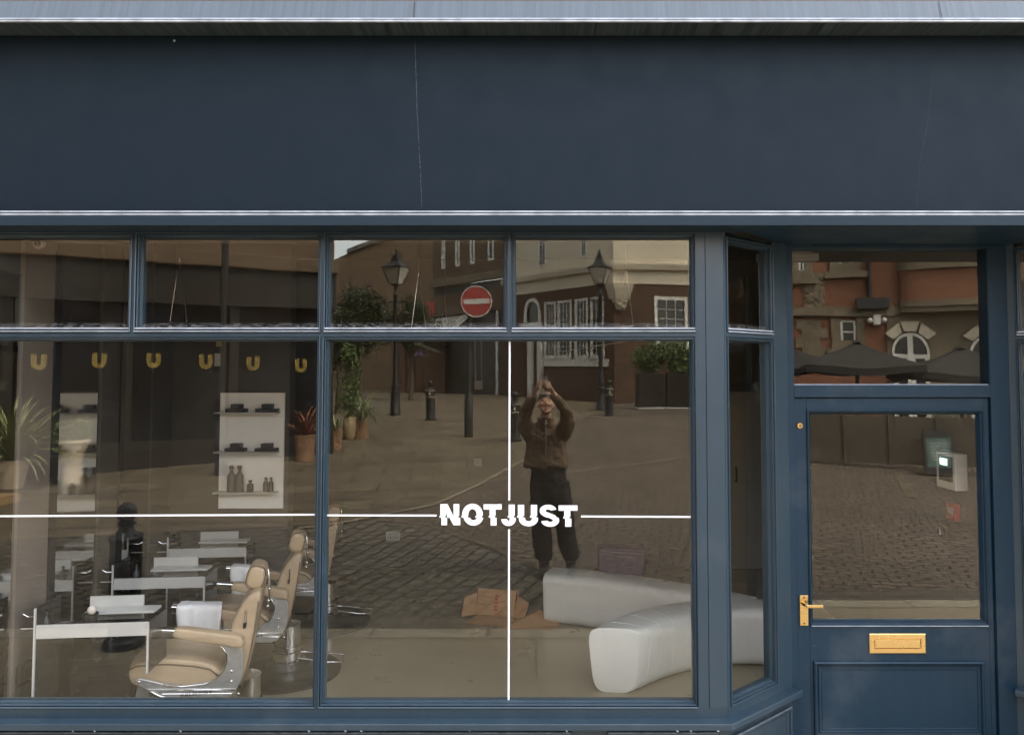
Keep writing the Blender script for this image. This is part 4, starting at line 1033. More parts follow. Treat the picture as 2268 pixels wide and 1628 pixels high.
def lamp_post(label, base, hgt):
    t = thing('lamp_post', label, 'street lamp', base, R(20), 'heritage lantern street lamps'); k = hgt/5.0
    m = MB(); m.lathe([(.17, 0), (.17, .10), (.15, .13), (.14, .62), (.155, .64), (.155, .70), (.11, .74), (.13, .80), (.125, .88), (.09, 1.05), (.072, 1.25), (.066, 1.32), (.066, 2.4), (.058, 3.55), (.075, 3.58), (.075, 3.62), (.05, 3.66), (.05, 3.85), (.09, 3.92)], 18)
    m.build('column', MAT['iron'], t, smooth=35)
    MB().tube([(-.42, 0, 3.40), (.42, 0, 3.40)], [.022, .022], 8).build('ladder_bar', MAT['iron'], t, smooth=60)
    m = MB(); fr = []
    b0, b1, z0, z1 = .135, .30, 3.92, 4.45
    for s in ((1, 1), (1, -1), (-1, -1), (-1, 1)): m.tube([(b0*s[0], b0*s[1], z0), (b1*s[0], b1*s[1], z1)], .016, 6)
    for bb, z in ((b0, z0), (b1, z1)):
        for a, b in (((1, 1), (1, -1)), ((1, -1), (-1, -1)), ((-1, -1), (-1, 1)), ((-1, 1), (1, 1))): m.tube([(bb*a[0], bb*a[1], z), (bb*b[0], bb*b[1], z)], .016, 6)
    lf = m.build('lantern_frame', MAT['iron'], t)
    m = MB(); c0, c1 = b0-.005, b1-.005
    for a, b in (((1, 1), (1, -1)), ((1, -1), (-1, -1)), ((-1, -1), (-1, 1)), ((-1, 1), (1, 1))):
        m.quad((c0*a[0], c0*a[1], z0), (c0*b[0], c0*b[1], z0), (c1*b[0], c1*b[1], z1), (c1*a[0], c1*a[1], z1))
    m.build('lantern_glass', MAT['frost'], lf)
    m = MB(); m.lathe([(.46, 0), (.45, .012), (.31, .07), (.20, .17), (.13, .29), (.10, .33), (.12, .35), (.12, .37), (.05, .40), (.035, .45), (.05, .48), (.03, .53), (.004, .60)], 4, (0, 0, 4.46), Matrix.Rotation(R(45), 4, 'Z'))
    m.build('lantern_roof', MAT['iron'], t)
    t.scale = (k, k, k); return t
MAT['lampglass'] = glass('lantern_glass_sheet', .12, (1, 1, 1), (.75, .75, .72), .2, .4)
g1, g2 = gnd(875, 920), gnd(1330, 907)
lamp_post('black lantern street lamp among the trees, beyond the potted plants', g1, (920-551)/F*(D - g1.y + 2*YG))
lamp_post('black lantern street lamp in front of the cream corner building', g2, (907-553)/F*(D - g2.y + 2*YG))
def sleeve_pole(name, label, cat, px, pyb, pytop):
    g = gnd(px, pyb); dd = D - g.y
    top = mir(px, pytop, dd).z - g.z
    t = thing(name, label, cat, g)
    m = MB(); m.lathe([(.10, 0), (.10, .85), (.062, .93), (.058, 1.0), (.056, top)], 18); m.build('pole', MAT['iron'], t, smooth=35)
    return t, top, dd
t, top, dd = sleeve_pole('no_entry_sign', 'round red no entry sign with a white bar on a black pole', 'road sign', 1037, 967, 628)
c = mir(1053, 669, dd-.1) - t.location
Mo = Matrix.Translation(c) @ Matrix.Rotation(R(-16), 4, 'Z') @ Matrix.Rotation(R(-4), 4, 'Y') @ Matrix.Rotation(R(-90), 4, 'X')
rs = 35/F*dd
m = MB(); m.lathe([(rs, -.012), (rs, .0), (.001, .0)], 48, M=Mo, cap=False); m.lathe([(rs, -.012), (.001, -.012)], 48, M=Mo, cap=False); disc = m.build('disc', MAT['signred'] if 'signred' in MAT else MAT['red'], t)
MB().box(-rs*.80, rs*.80, -rs*.16, rs*.16, .002, .005, Mo).build('white_bar', MAT['signwhite'], disc)
MB().lathe([(rs+.004, -.004), (rs+.004, .004), (rs-.022, .004)], 48, M=Mo, cap=False).build('white_rim', MAT['signwhite'], disc)
MB().tube([(0, 0, c.z+.06), (c.x, c.y-.02, c.z+.06)], .02, 6).build('bracket', MAT['grey'], t)
t, top, dd = sleeve_pole('street_pole', 'plain black pole with a thick sleeve near the dark shopfront', 'pole', 488, 1053, 500)
MB().box(-.35, .12, -.05, .05, top-.06, top).build('arm', MAT['iron'], t)

# ---- plants in pots
def blade(m, base, az, L, lean, wd, droop, n=7, curl=0):
    vs = []; p = Vector(base); a = lean
    d = Vector((math.cos(az), math.sin(az), 0)); s = Vector((-d.y, d.x, 0))
    for i in range(n+1):
        t = i/n; w_ = wd*(1-t)**.6*(.55+.9*min(1, t*3)) if i < n else .0015
        vs += [p - s*w_, p + s*w_]
        p = p + (d*math.sin(a) + Vector((0, 0, 1))*math.cos(a))*(L/n); a += droop/n*(.4+1.2*t)
    m.add(vs, [(2*i, 2*i+1, 2*i+3, 2*i+2) for i in range(n)])
def leaf_cloud(m, c, rad, n, size, rnd, clumps=9, squash=1.0):
    cl = []
    for _ in range(clumps):
        v = Vector((rnd.gauss(0, 1), rnd.gauss(0, 1), rnd.gauss(0, 1))).normalized()*rnd.uniform(.35, .8)
        cl.append((Vector((v.x*rad[0], v.y*rad[1], v.z*rad[2])), rnd.uniform(.28, .5)))
    for _ in range(n):
        cc, k = rnd.choice(cl)
        v = Vector((rnd.gauss(0, .5), rnd.gauss(0, .5), rnd.gauss(0, .5)))
        p = Vector(c) + cc + Vector((v.x*rad[0]*k, v.y*rad[1]*k, v.z*rad[2]*k))
        a = Vector((rnd.gauss(0, 1), rnd.gauss(0, 1), rnd.gauss(0, .6))).normalized(); b = a.orthogonal().normalized()
        b = Matrix.Rotation(rnd.uniform(0, 6.28), 3, a) @ b; s = size*rnd.uniform(.6, 1.3)
        m.add([p-a*s, p+b*s*.42, p+a*s, p-b*s*.42], [(0, 1, 2, 3)])
def potted(label, base, prof, mt, par_h, fn, leafm, cat='potted plant', seed=1):
    t = thing('potted_plant', label, cat, base, group='potted plants along the dark shopfront')
    m = MB(); m.lathe(prof, 26); m.build('pot', MAT[mt], t, smooth=40)
    r_ = random.Random(seed); m = MB(); fn(m, par_h, r_); m.build('foliage', MAT[leafm], t, recalc=False)
    return t
def conepot(r0, r1, h): return [(r0, 0), (r1, h*.93), (r1*1.06, h*.94), (r1*1.06, h), (r1*.9, h), (r1*.85, h*.9), (.001, h*.9)]
def spiky(n, L, wd, lean0=.1, lean1=1.0, droop=1.5):
    def f(m, h, r_):
        for _ in range(n): blade(m, (r_.uniform(-.05, .05), r_.uniform(-.05, .05), h), r_.uniform(0, 6.28), L*r_.uniform(.6, 1.1), r_.uniform(lean0, lean1), wd*r_.uniform(.7, 1.2), droop*r_.uniform(.5, 1.3))
    return f
def bushy(rad, n, size, up):
    def f(m, h, r_):
        leaf_cloud(m, (0, 0, h+up), rad, n, size, r_)
        for _ in range(10): m.tube([(0, 0, h-.05), (r_.uniform(-.5, .5)*rad[0], r_.uniform(-.5, .5)*rad[1], h+up)], .006, 5)
    return f
def gk(px, py): g = gnd(px, py); return g, (D - g.y)/F
g, k = gk(26, 1080); potted('large terracotta pot of long arching strap leaves beside the pallet', g, conepot(.15, 33*k, 62*k), 'palepot', 58*k, spiky(210, 180*k, .020, .05, 1.3, 1.7), 'leaf1', seed=2)
g, k = gk(160, 1070); potted('pale conical planter with a rounded green bush', g, [(20*k, 0), (20*k, 38*k), (13*k, 39*k), (31*k, 90*k), (33*k, 90*k), (33*k, 96*k), (28*k, 96*k), (26*k, 88*k), (.001, 88*k)], 'palepot', 92*k, bushy((38*k, 34*k, 34*k), 1300, .04, 30*k), 'leaf1', seed=3)
g, k = gk(676, 1020); potted('clay pot of red cordyline leaves by the dark shopfront', g, conepot(.15, 22*k, 58*k), 'terra', 54*k, spiky(46, 85*k, .017, .05, 1.0, 1.7), 'leaf3', seed=4)
g, k = gk(773, 972)
potted('tall bamboo in a buff glazed urn at the shop corner', g, [(.55*16*k, 0), (.8*16*k, 8*k), (16*k, 26*k), (14*k, 42*k), (10.5*k, 49*k), (13*k, 52*k), (11*k, 52*k), (9*k, 48*k), (.001, 48*k)], 'glaze', 46*k,
       lambda m, h, r_: ([m.tube([(r_.uniform(-.08, .08), r_.uniform(-.08, .08), h), (r_.uniform(-.32, .32), r_.uniform(-.3, .3), h+r_.uniform(90, 175)*k)], [.010, .004], 5) for _ in range(26)],
                         [leaf_cloud(m, (0, 0, h+z*k), (27*k, 27*k, 40*k), 260, .06, r_, 9) for z in (45, 90, 140)]), 'leaf2', seed=5)
g, k = gk(800, 970); potted('dark clay pot spilling arching leaves beside the bamboo urn', g, conepot(.17, 16*k, 42*k), 'terra', 38*k, spiky(85, 85*k, .017, .15, 1.2, 1.9), 'leaf1', seed=6)
g, k = gk(738, 994); potted('mossy clay pot of pale striped blades at the shop corner', g, conepot(.15, 20*k, 44*k), 'terra', 40*k, spiky(34, 62*k, .015, .1, 1.0, 1.9), 'leaf1', seed=7)
g, k = gk(14, 1116)
t = thing('wooden_pallet', 'low wooden pallet lying by the big terracotta pot', 'pallet', g + Vector((-.52, 0, 0)), R(12))
for i in range(4): MB().box(-.55, .55, -.30+i*.17, -.17+i*.17, .10, .12).build('board', MAT['wood'], t)
for x in (-.5, 0, .5): MB().box(x-.045, x+.045, -.30, .34, 0, .098).build('bearer', MAT['wood'], t)

# tubs with clipped shrubs at the cream building
g, k = gk(1472, 905)
t = thing('planter', 'dark timber planters joined end to end by the brick wall', 'planter', g, R(-4)); hp_ = 78*k
for i, x0 in enumerate((-62*k, 1*k)):
    MB().box(x0, x0+60*k, -.35, .35, .06, hp_).build('box', MAT['darkshop'], t, bevel=.01)
    MB().box(x0, x0+60*k, -.36, .36, .0, .055).build('plinth', MAT['grey'], t)
for i, x0 in enumerate((-30*k, 34*k)):
    s = thing('shrub', ['leafy green shrub in the first dark planter', 'leafy green shrub in the second dark planter, next to the window post'][i], 'shrub', g + Vector((x0, 0, hp_)), 0, 'shrubs in the dark planters')
    r_ = random.Random(20+i); m = MB(); leaf_cloud(m, (0, 0, .42), (.66, .50, .66), 3000, .06, r_, 16); m.build('foliage', MAT['leaf2'], s, recalc=False)
    m = MB(); [m.tube([(0, 0, -.02), (r_.uniform(-.3, .3), r_.uniform(-.2, .2), .4)], .012, 5) for _ in range(6)]; m.build('stems', MAT['bark'], s)

def tree(label, base, hgt, rad, trunk_h, n, size, seed):
    t = thing('tree', label, 'tree', base, group='green trees in front of the far brown house'); r_ = random.Random(seed)
    m = MB(); m.tube([(0, 0, 0), (.05, 0, trunk_h*.6), (0, .05, trunk_h)], [.10, .08, .06], 10)
    for _ in range(9):
        a = r_.uniform(0, 6.28); e = Vector((math.cos(a)*rad*.7, math.sin(a)*rad*.7, trunk_h+(hgt-trunk_h)*r_.uniform(.3, .9)))
        m.tube([(0, .05, trunk_h*.9), e*.5+Vector((0, 0, trunk_h*.5)), e], [.06, .04, .015], 6)
    m.build('trunk', MAT['bark'], t, smooth=60)
    m = MB(); leaf_cloud(m, (0, 0, (hgt+trunk_h)/2), (rad, rad, (hgt-trunk_h)/2*1.05), n, size, r_, 26); m.build('crown', MAT['leaf4'], t, recalc=False)
    return t
def tree_at(label, px, dd, pyt, rpx, seed, n=9000):
    p = mir(px, 840, dd); base = Vector((p.x, p.y, gh(-p.y))); top = mir(px, pyt, dd).z - base.z
    return tree(label, base, top, rpx/F*dd, top*.47, n, .085, seed)
tree_at('broad dark green tree left of the lantern post', 795, 26, 640, 62, 31)
tree_at('smaller dark green tree seen just past the lantern post', 910, 31, 668, 60, 32)
tree_at('low green tree behind the bamboo urn', 748, 23, 690, 44, 33, 5000)

# ---- buildings across the street
def facade(name, label, a, b, cat='building'):
    """a thing whose local x runs along the front from a to b and whose front faces local -y"""
    a, b = Vector((a[0], a[1], 0)), Vector((b[0], b[1], 0))
    t = thing(name, label, cat, (a.x, a.y, 0), math.atan2(b.y-a.y, b.x-a.x))
    M = Matrix.Translation(a) @ Matrix.Rotation(math.atan2(b.y-a.y, b.x-a.x), 4, 'Z')
    return t, M, (b-a).length
def sash(t, u0, u1, z0, z1, nx_=3, nz=4, fr=.07, dep=.10, mat='winwhite', gl='darkglass', surround=0, arch=0):
    """one sash window: white box frame, bars, pane; u0..u1 along the wall"""
    m = MB()
    if surround: m.ring(u0-surround, u1+surround, z0-surround*.4, z1+surround, [(0, -.001), (0, -.05), (surround, -.05), (surround, 0)])
    m.ring(u0, u1, z0, z1, [(0, .0), (0, -.03), (fr, -.03), (fr, .04)])
    bw = .022
    for i in range(1, nx_): x = u0+fr+(u1-u0-2*fr)*i/nx_; m.box(x-bw/2, x+bw/2, -.012, .02, z0+fr, z1-fr)
    for i in range(1, nz):
        z = z0+fr+(z1-z0-2*fr)*i/nz; w_ = bw*(2 if i*2 == nz else 1)
        m.box(u0+fr, u1-fr, -.016, .016, z-w_/2, z+w_/2)
    f = m.build('window', MAT[mat], t)
    MB().quad((u0+fr*.5, .022, z0+fr*.5), (u1-fr*.5, .022, z0+fr*.5), (u1-fr*.5, .022, z1-fr*.5), (u0+fr*.5, .022, z1-fr*.5)).build('pane', MAT[gl], f)
    if gl == 'darkglass': pass
    return f
def wallwith(t, name, L, z0, z1, holes, mat, dep=.3):
    """front wall with real openings"""
    m = MB(); us = sorted({0, L, *[h[0] for h in holes], *[h[1] for h in holes]}); zs = sorted({z0, z1, *[h[2] for h in holes], *[h[3] for h in holes]})
    for i in range(len(us)-1):
        for j in range(len(zs)-1):
            u, z = (us[i]+us[i+1])/2, (zs[j]+zs[j+1])/2
            if any(h[0] < u < h[1] and h[2] < z < h[3] for h in holes): continue
            m.add([(us[i], 0, zs[j]), (us[i+1], 0, zs[j]), (us[i+1], 0, zs[j+1]), (us[i], 0, zs[j+1])], [(0, 1, 2, 3)])
    for h in holes:
        m.add([(h[0], 0, h[2]), (h[1], 0, h[2]), (h[1], 0, h[3]), (h[0], 0, h[3]), (h[0], dep, h[2]), (h[1], dep, h[2]), (h[1], dep, h[3]), (h[0], dep, h[3])], [(0, 4, 5, 1), (1, 5, 6, 2), (2, 6, 7, 3), (3, 7, 4, 0)])
    return m.build(name, MAT[mat], t)

# 1 dark shopfront building on the opposite side, seen in the left-hand window
gA, gB = gnd(735, 1003), gnd(0, 1066)
dirv = (gB-gA); dirv.z = 0; dirv.normalize()
b1, M1, L1 = facade('dark_shop_building', 'brown building with a dark glazed shopfront and gold letter U signs', (gA.x, gA.y), tuple((gA+dirv*16)[:2]))
zb = .2
# local x runs away from the corner; check the front really faces the shop
u_of = lambda px, py: onface(px, py, M1)
zc = (u_of(0, 556)[1] + u_of(690, 601)[1])/2
Ls1 = 16.0
MB().box(0, Ls1, .0, 9, zc, 10.5).build('upper_wall', MAT['brownwall'], b1)
MB().box(-.05, Ls1, -.22, .0, zc-.06, zc+.22).build('cornice', MAT['brownwall'], b1, bevel=.03)
MB().box(.0, Ls1, .12, 9, zb, zc).build('shop_wall', MAT['darkshop'], b1)
MB().box(-.02, Ls1, -.04, .12, zb-.3, zb+.62).build('plinth', MAT['darkshop'], b1)
MB().box(-.02, Ls1, -.10, .12, zc-.75, zc-.06).build('shop_fascia', MAT['darkshop'], b1)
us = [0.0]; 
while us[-1] < Ls1-1.6: us.append(us[-1]+1.72)
for u in us: MB().box(u, u+.16, -.03, .12, zb+.62, zc-.75).build('post', MAT['darkshop'], b1)
for a, b in zip(us, us[1:]): MB().quad((a+.16, .06, zb+.62), (b, .06, zb+.62), (b, .06, zc-.75), (a+.16, .06, zc-.75)).build('shop_pane', MAT['darkglass'], b1)
for px, py, h in ((87, 803, 34), (219, 799, 33), (341, 799, 33), (456, 801, 32), (560, 806, 31), (666, 811, 30)):
    u, z = u_of(px, py); dd = D - (M1 @ Vector((u, 0, 0))).y + 2*YG; s = h/F*dd
    m = MB()
    for k0, k1 in ((0, .075), (.105, .18), (.21, .29)):
        w0, w1 = s*(.42-k0), s*(.42-k1)
        for sg in (-1, 1): m.add([(u+sg*w0, -.045, z+s*.5), (u+sg*w1, -.045, z+s*.5), (u+sg*w1, -.045, z-s*.08), (u+sg*w0, -.045, z-s*.08)], [(0, 1, 2, 3)])
        for i in range(10):
            p, q = math.pi*(1+i/10), math.pi*(1+(i+1)/10)
            m.add([(u+w0*math.cos(p), -.045, z-s*.08+w0*math.sin(p)), (u+w0*math.cos(q), -.045, z-s*.08+w0*math.sin(q)), (u+w1*math.cos(q), -.045, z-s*.08+w1*math.sin(q)), (u+w1*math.cos(p), -.045, z-s*.08+w1*math.sin(p))], [(0, 1, 2, 3)])
    m.build('gold_letter', MAT['gold'], b1)

# 2 far brown gabled house closing the view, with red timber front below
def far(px, py, dd): return mir(px, py, dd)
dF = 44.0
aF, bF = far(1000, 840, dF), far(640, 840, dF)
b2, M2, L2 = facade('gabled_house', 'tall plain brown house with a sloping roof edge beyond the trees', aF[:2], bF[:2])
f2 = lambda px, py: onface(px, py, M2)
pts = [f2(1010, 900), f2(640, 900), f2(640, 625), f2(770, 561), f2(850, 526), f2(1010, 470)]
m = MB(); m.prism(pts, 0, 9); m.build('wall', MAT['brownwall'], b2)
e = [f2(770, 561), f2(850, 526), f2(1010, 470)]
m = MB(); m.prism([e[0], e[2], (e[2][0], e[2][1]+.25), (e[0][0], e[0][1]+.25)], -.15, 9); m.build('roof', MAT['roof'], b2)
rf, Mr, Lr = facade('timber_shop', 'dark red timber shopfront low in front of the far brown house', far(985, 840, 40)[:2], far(868, 840, 40)[:2])
fr_ = lambda px, py: onface(px, py, Mr)
z0r = gh(35); zr = fr_(900, 752)[1]
MB().box(0, Lr, 0, 2, z0r-.2, zr).build('timber_front', MAT['bk_dark'], rf)
u0, za = fr_(938, 775); u1, zb_ = fr_(905, 790)
MB().box(min(u0, u1), max(u0, u1), -.05, -.001, zb_, za).build('sign_board', MAT['purple'], rf)
for i in range(6): MB().box(Lr*(i+.5)/6.2-.04, Lr*(i+.5)/6.2+.04, -.03, -.001, z0r, zr-.3).build('timber_post', MAT['darkshop'], rf)
p0 = gnd(863, 846); dd = D-p0.y
t = thing('white_post', 'thick white painted post beside the distant bollards', 'post', p0)
MB().lathe([(.22, 0), (.22, .2), (.17, .25), (.17, mir(863, 742, dd).z-p0.z-.1), (.24, mir(863, 742, dd).z-p0.z)], 20).build('shaft', MAT['winwhite'], t, smooth=40); MB().lathe([(.24, 0), (.12, .3), (.02, .42)], 16, (0, 0, mir(863, 742, dd).z-p0.z)).build('cap', MAT['winwhite'], t, smooth=40)
p0 = gnd(790, 838); 
t = thing('menu_stand', 'pale board on thin legs beneath the trees', 'board', p0)
MB().box(-.5, .35, -.04, .04, .75, 1.5).build('board', MAT['winwhite'], t); 
for x in (-.35, .25): MB().box(x-.03, x+.03, -.03, .03, 0, .748).build('leg', MAT['grey'], t)
pS = mir(951, 684, 34)
t = prop(MB().box(-.22, .22, -.04, .04, -.28, .28).build('projecting_sign', MAT['red']), 'small red projecting sign under the windows of the brown stone building', 'sign'); t.location = pS; t.rotation_euler = (0, 0, R(30))

# 3 cream-over-brick corner house, two fronts meeting at a chamfered corner
K = mir(1360, 860, 29.7); Rr = mir(1525, 860, 30.7); Lf = mir(1146, 860, 34.6)
dr = Vector((Rr.x-K.x, Rr.y-K.y, 0)).normalized()
zband0, zband1, ztop = mir(1360, 627, 29.7).z, mir(1360, 590, 29.7).z, 11.5
zg = gh(26)-.1
# right front: local x must run from the far right end to the corner so that the front faces the shop
Rend = Vector((K.x, K.y, 0)) + dr*10
b3, M3, L3 = facade('corner_house', 'corner house of brown brick below and cream render above', Rend[:2], (K.x, K.y))
f3 = lambda px, py: onface(px, py, M3)
w0 = f3(1452, 792); w1 = f3(1524, 659)
ua, ub = sorted((w0[0], w1[0])); za, zb_ = w0[1], w1[1]
wallwith(b3, 'brick_wall', L3, zg, zband0, [(ua, ub, za, zb_), (ua-4.2, ub-4.2, za, zb_)], 'bk_dark')
for o in (0, -4.2):
    sash(b3, ua+o, ub+o, za, zb_, 3, 6, .14)
MB().box(0, L3, -.03, .3, zband0, ztop).build('cream_wall', MAT['cream'], b3)
zc0, zc1 = f3(1450, 602)[1], f3(1450, 585)[1]
MB().prism([(-.03, zc0), (-.18, zc0+.05), (-.24, zc1-.06), (-.24, zc1), (-.03, zc1+.03)], 0, L3+.1, Matrix(((0,1,0,0),(1,0,0,0),(0,0,1,0),(0,0,0,1)))).build('cornice', MAT['cream'], b3)
# left front
dl = Vector((Lf.x-K.x, Lf.y-K.y, 0)).normalized()
b4, M4, L4 = facade('side_front', 'receding side front with four white sash windows', (K.x, K.y), (Vector((K.x, K.y, 0))+dl*7.4)[:2])
del b4['category']; b4.parent = b3
_l = M3.inverted() @ M4; b4.location = _l.translation; b4.rotation_euler = _l.to_euler()
f4 = lambda px, py: onface(px, py, M4)
holes = []
for (pa, pb, pt) in ((1336, 1311, 661), (1301, 1277, 665), (1266, 1240, 668), (1232, 1210, 671)):
    a0 = f4(pa, pt); a1 = f4(pb, pt); bb = f4((pa+pb)/2, 790)
    holes.append((min(a0[0], a1[0]), max(a0[0], a1[0]), bb[1], a0[1]))
zwb = sum(h[2] for h in holes)/4; zwt = sum(h[3] for h in holes)/4
holes = [(h[0], h[1], zwb, zwt) for h in holes]
ar0, ar1 = f4(1196, 700)[0], f4(1166, 700)[0]
L4u = f4(1158, 640)[0]
wallwith(b4, 'brick_wall', L4, zg, zband0, holes + [(min(ar0, ar1), max(ar0, ar1), f4(1180, 718)[1], f4(1180, 668)[1])], 'bk_dark')
for h in holes:
    sash(b4, *h, 3, 6, .055, surround=.055)
    MB().box(h[0]-.08, h[1]+.08, -.09, -.061, h[2]-.10, h[2]-.03).build('window_sill', MAT['winwhite'], b4)
MB().box(holes[0][0]-.3, holes[3][1]+.3, -.06, -.001, zwb-.40, zwb-.11).build('panel_band', MAT['winwhite'], b4)
ac = (ar0+ar1)/2; rw = abs(ar1-ar0)/2; azs = f4(1180, 718)[1]; azt = f4(1180, 668)[1]
m = MB()
for i in range(12):
    p, q = math.pi*i/12, math.pi*(i+1)/12; zc_ = azt-rw
    m.add([(ac+rw*1.25*math.cos(p), -.05, zc_+rw*1.25*math.sin(p)), (ac+rw*1.25*math.cos(q), -.05, zc_+rw*1.25*math.sin(q)), (ac+rw*.92*math.cos(q), -.05, zc_+rw*.92*math.sin(q)), (ac+rw*.92*math.cos(p), -.05, zc_+rw*.92*math.sin(p))], [(0, 1, 2, 3)])
    m.add([(ac+rw*.92*math.cos(p), -.05, zc_+rw*.92*math.sin(p)), (ac+rw*.92*math.cos(q), -.05, zc_+rw*.92*math.sin(q)), (ac+rw*.92*math.cos(q), .05, zc_+rw*.92*math.sin(q)), (ac+rw*.92*math.cos(p), .05, zc_+rw*.92*math.sin(p))], [(0, 1, 2, 3)])
for sg in (-1, 1): m.box(ac+sg*rw*1.08-rw*.16, ac+sg*rw*1.08+rw*.16, -.05, .02, azs, azt-rw)
m.box(ac-rw*1.4, ac+rw*1.4, -.18, .02, azs-.35, azs)
aw = m.build('arched_window', MAT['winwhite'], b4)
MB().quad((ac-rw, .06, azs), (ac+rw, .06, azs), (ac+rw, .06, azt+.1), (ac-rw, .06, azt+.1)).build('pane', MAT['darkglass'], aw)
for px in (1179, 1201): 
    u = f4(px, 800)[0]; MB().box(u-.14, u+.14, -.16, .0, zg, f4(px, 757)[1]).build('door_pilaster', MAT['winwhite'], b4)
u0, u1 = f4(1186, 800)[0], f4(1195, 800)[0]; MB().box(min(u0, u1), max(u0, u1), -.03, .02, zg, f4(1190, 757)[1]).build('door_leaf', MAT['bk_dark'], b4)
ups = [(f4(1194, 560)[0], f4(1211, 560)[0], f4(1200, 591)[1]), (f4(1288, 550)[0], f4(1302, 550)[0], f4(1295, 570)[1])]
wallwith(b4, 'cream_wall', L4, zband0, ztop, [(min(a, b), max(a, b), z, z+2.0) for a, b, z in ups], 'cream')
for a, b, z in ups: sash(b4, min(a, b), max(a, b), z, z+2.0, 2, 4, .07, mat='winwhite')
MB().prism([(-.03, zc0), (-.18, zc0+.05), (-.24, zc1-.06), (-.24, zc1), (-.03, zc1+.03)], -.1, L4, Matrix(((0,1,0,0),(1,0,0,0),(0,0,1,0),(0,0,0,1)))).build('cornice', MAT['cream'], b4)
MB().box(-.02, L4, -.035, .0, zband0, zband0+.06).build('band_edge', MAT['cream'], b4)
# stone console under the overhanging corner
cz0, cz1 = mir(1375, 688, 29.5).z, zband0
kc = thing('stone_console', 'tapering carved cream stone bracket under the overhanging corner', 'bracket', (K.x, K.y, cz0), math.atan2(dr.y, dr.x))
wt, wb = 31/F*29.6, 11/F*29.6
vs = []
for z, w_, d_ in ((0, wb, .12), ((cz1-cz0)*.45, wb+(wt-wb)*.5, .30), ((cz1-cz0)*.8, wb+(wt-wb)*.85, .42), (cz1-cz0-.002, wt, .46)):
    vs += [(.28-w_, -.3, z), (.28-w_*.9, d_, z), (.28+w_*.9, d_, z), (.28+w_, -.3, z)]
fs = [(4*i+j, 4*i+(j+1)%4, 4*i+4+(j+1)%4, 4*i+4+j) for i in range(3) for j in range(4)] + [(0, 3, 2, 1), (12, 13, 14, 15)]
MB().add(vs, fs).build('bracket_body', MAT['cream'], kc, bevel=.03)
m = MB()
for i in range(9):
    z = (cz1-cz0)*(.12+.09*i); r_ = random.Random(i); m.ball((.28+r_.uniform(-.3, .3)*(.3+z*.4), .14+.26*z/(cz1-cz0), z), r_.uniform(.06, .13), .07, r_.uniform(.05, .10), 10)
m.build('carved_relief', MAT['cream'], kc, smooth=180)

# 4 brown stone building along the receding street
aN, aF_ = mir(1150, 850, 35.5), mir(957, 850, 41.5)
b5, M5, L5 = facade('stone_terrace', 'brown stone building with tall narrow windows and a striped awning', aN[:2], aF_[:2])
f5 = lambda px, py: onface(px, py, M5)
zl = (f5(1114, 612)[1]+f5(989, 635)[1])/2
hs_ = []
for a, b, c in ((1079, 1092, 573), (1040, 1050, 582), (1008, 1017, 590), (978, 985, 599)):
    u0, u1 = f5(a, 600)[0], f5(b, 600)[0]; hs_.append((min(u0, u1), max(u0, u1), f5((a+b)/2, c)[1], f5((a+b)/2, c)[1]+3.2))
zz = sum(h[2] for h in hs_)/4; hs_ = [(h[0], h[1], zz, zz+3.2) for h in hs_]
wallwith(b5, 'stone_wall', L5, zl, 13, hs_, 'stone2' if 'stone2' in MAT else 'brownwall')
for h in hs_: sash(b5, *h, 1, 4, .12)
MB().box(0, L5, -.25, .0, zl-.05, zl+.35).build('ledge', MAT['stone'], b5, bevel=.03)
zm = (f5(1114, 640)[1]+f5(989, 668)[1])/2
MB().box(0, L5, -.10, .0, zm-.9, zm+.2).build('shop_fascia', MAT['brownwall'], b5)
MB().box(0, L5, .05, 3, gh(34)-.2, zl-.06).build('shop_wall', MAT['darkshop'], b5)
m = MB()
for i in range(9):
    u0 = L5*.52+i*.36
    m.add([(u0, -.02, zm-.95), (u0+.2, -.02, zm-.95), (u0+.2, -.9, zm-1.7), (u0, -.9, zm-1.7)], [(0, 1, 2, 3)])
m.build('awning_stripes', MAT['winwhite'], b5)
MB().add([(L5*.5, -.012, zm-.95), (L5*.5+3.3, -.012, zm-.95), (L5*.5+3.3, -.88, zm-1.71), (L5*.5, -.88, zm-1.71)], [(0, 1, 2, 3)]).build('awning', MAT['darkshop'], b5)
for px in (1100, 1120, 1135):
    u = f5(px, 800)[0]; MB().box(u-.09, u+.09, -.04, .05, gh(34), zm-.92).build('white_frame', MAT['grey'], b5)

# 5 orange-red brick public house seen in the door glass
dP = 18.9
aP, bP = mir(2330, 900, dP, YD), mir(1735, 900, dP+1.2, YD)
b6, M6, L6 = facade('brick_pub', 'orange red brick public house with carved stone dressings and arched windows', aP[:2], bP[:2])
f6 = lambda px, py: onface(px, py, M6, YD)
zgp = gh(14)-.1
def rng(pa, pb, pt, pbm):
    a = f6(pa, pt); b = f6(pb, pbm); return (min(a[0], b[0]), max(a[0], b[0]), min(a[1], b[1]), max(a[1], b[1]))
W1 = rng(1858, 1885, 520, 591); W2 = rng(1861, 1893, 711, 764); W0 = rng(1767, 1781, 540, 603)
wallwith(b6, 'brick_wall', L6, zgp, 11, [W1, W2, W0], 'bk_red')
for w_ in (W1, W2, W0): sash(b6, *w_, 1, 2, .05); 
for w_, nm in ((W1, 1), (W2, 1), (W0, 1)):
    m = MB(); m.ring(w_[0]-.22, w_[1]+.22, w_[2]-.12, w_[3]+.3, [(0, -.001), (0, -.06), (.2, -.06), (.215, -.004)]); m.box(w_[0]-.35, w_[1]+.35, -.14, -.061, w_[2]-.28, w_[2]-.121); m.build('stone_surround', MAT['stone'], b6)
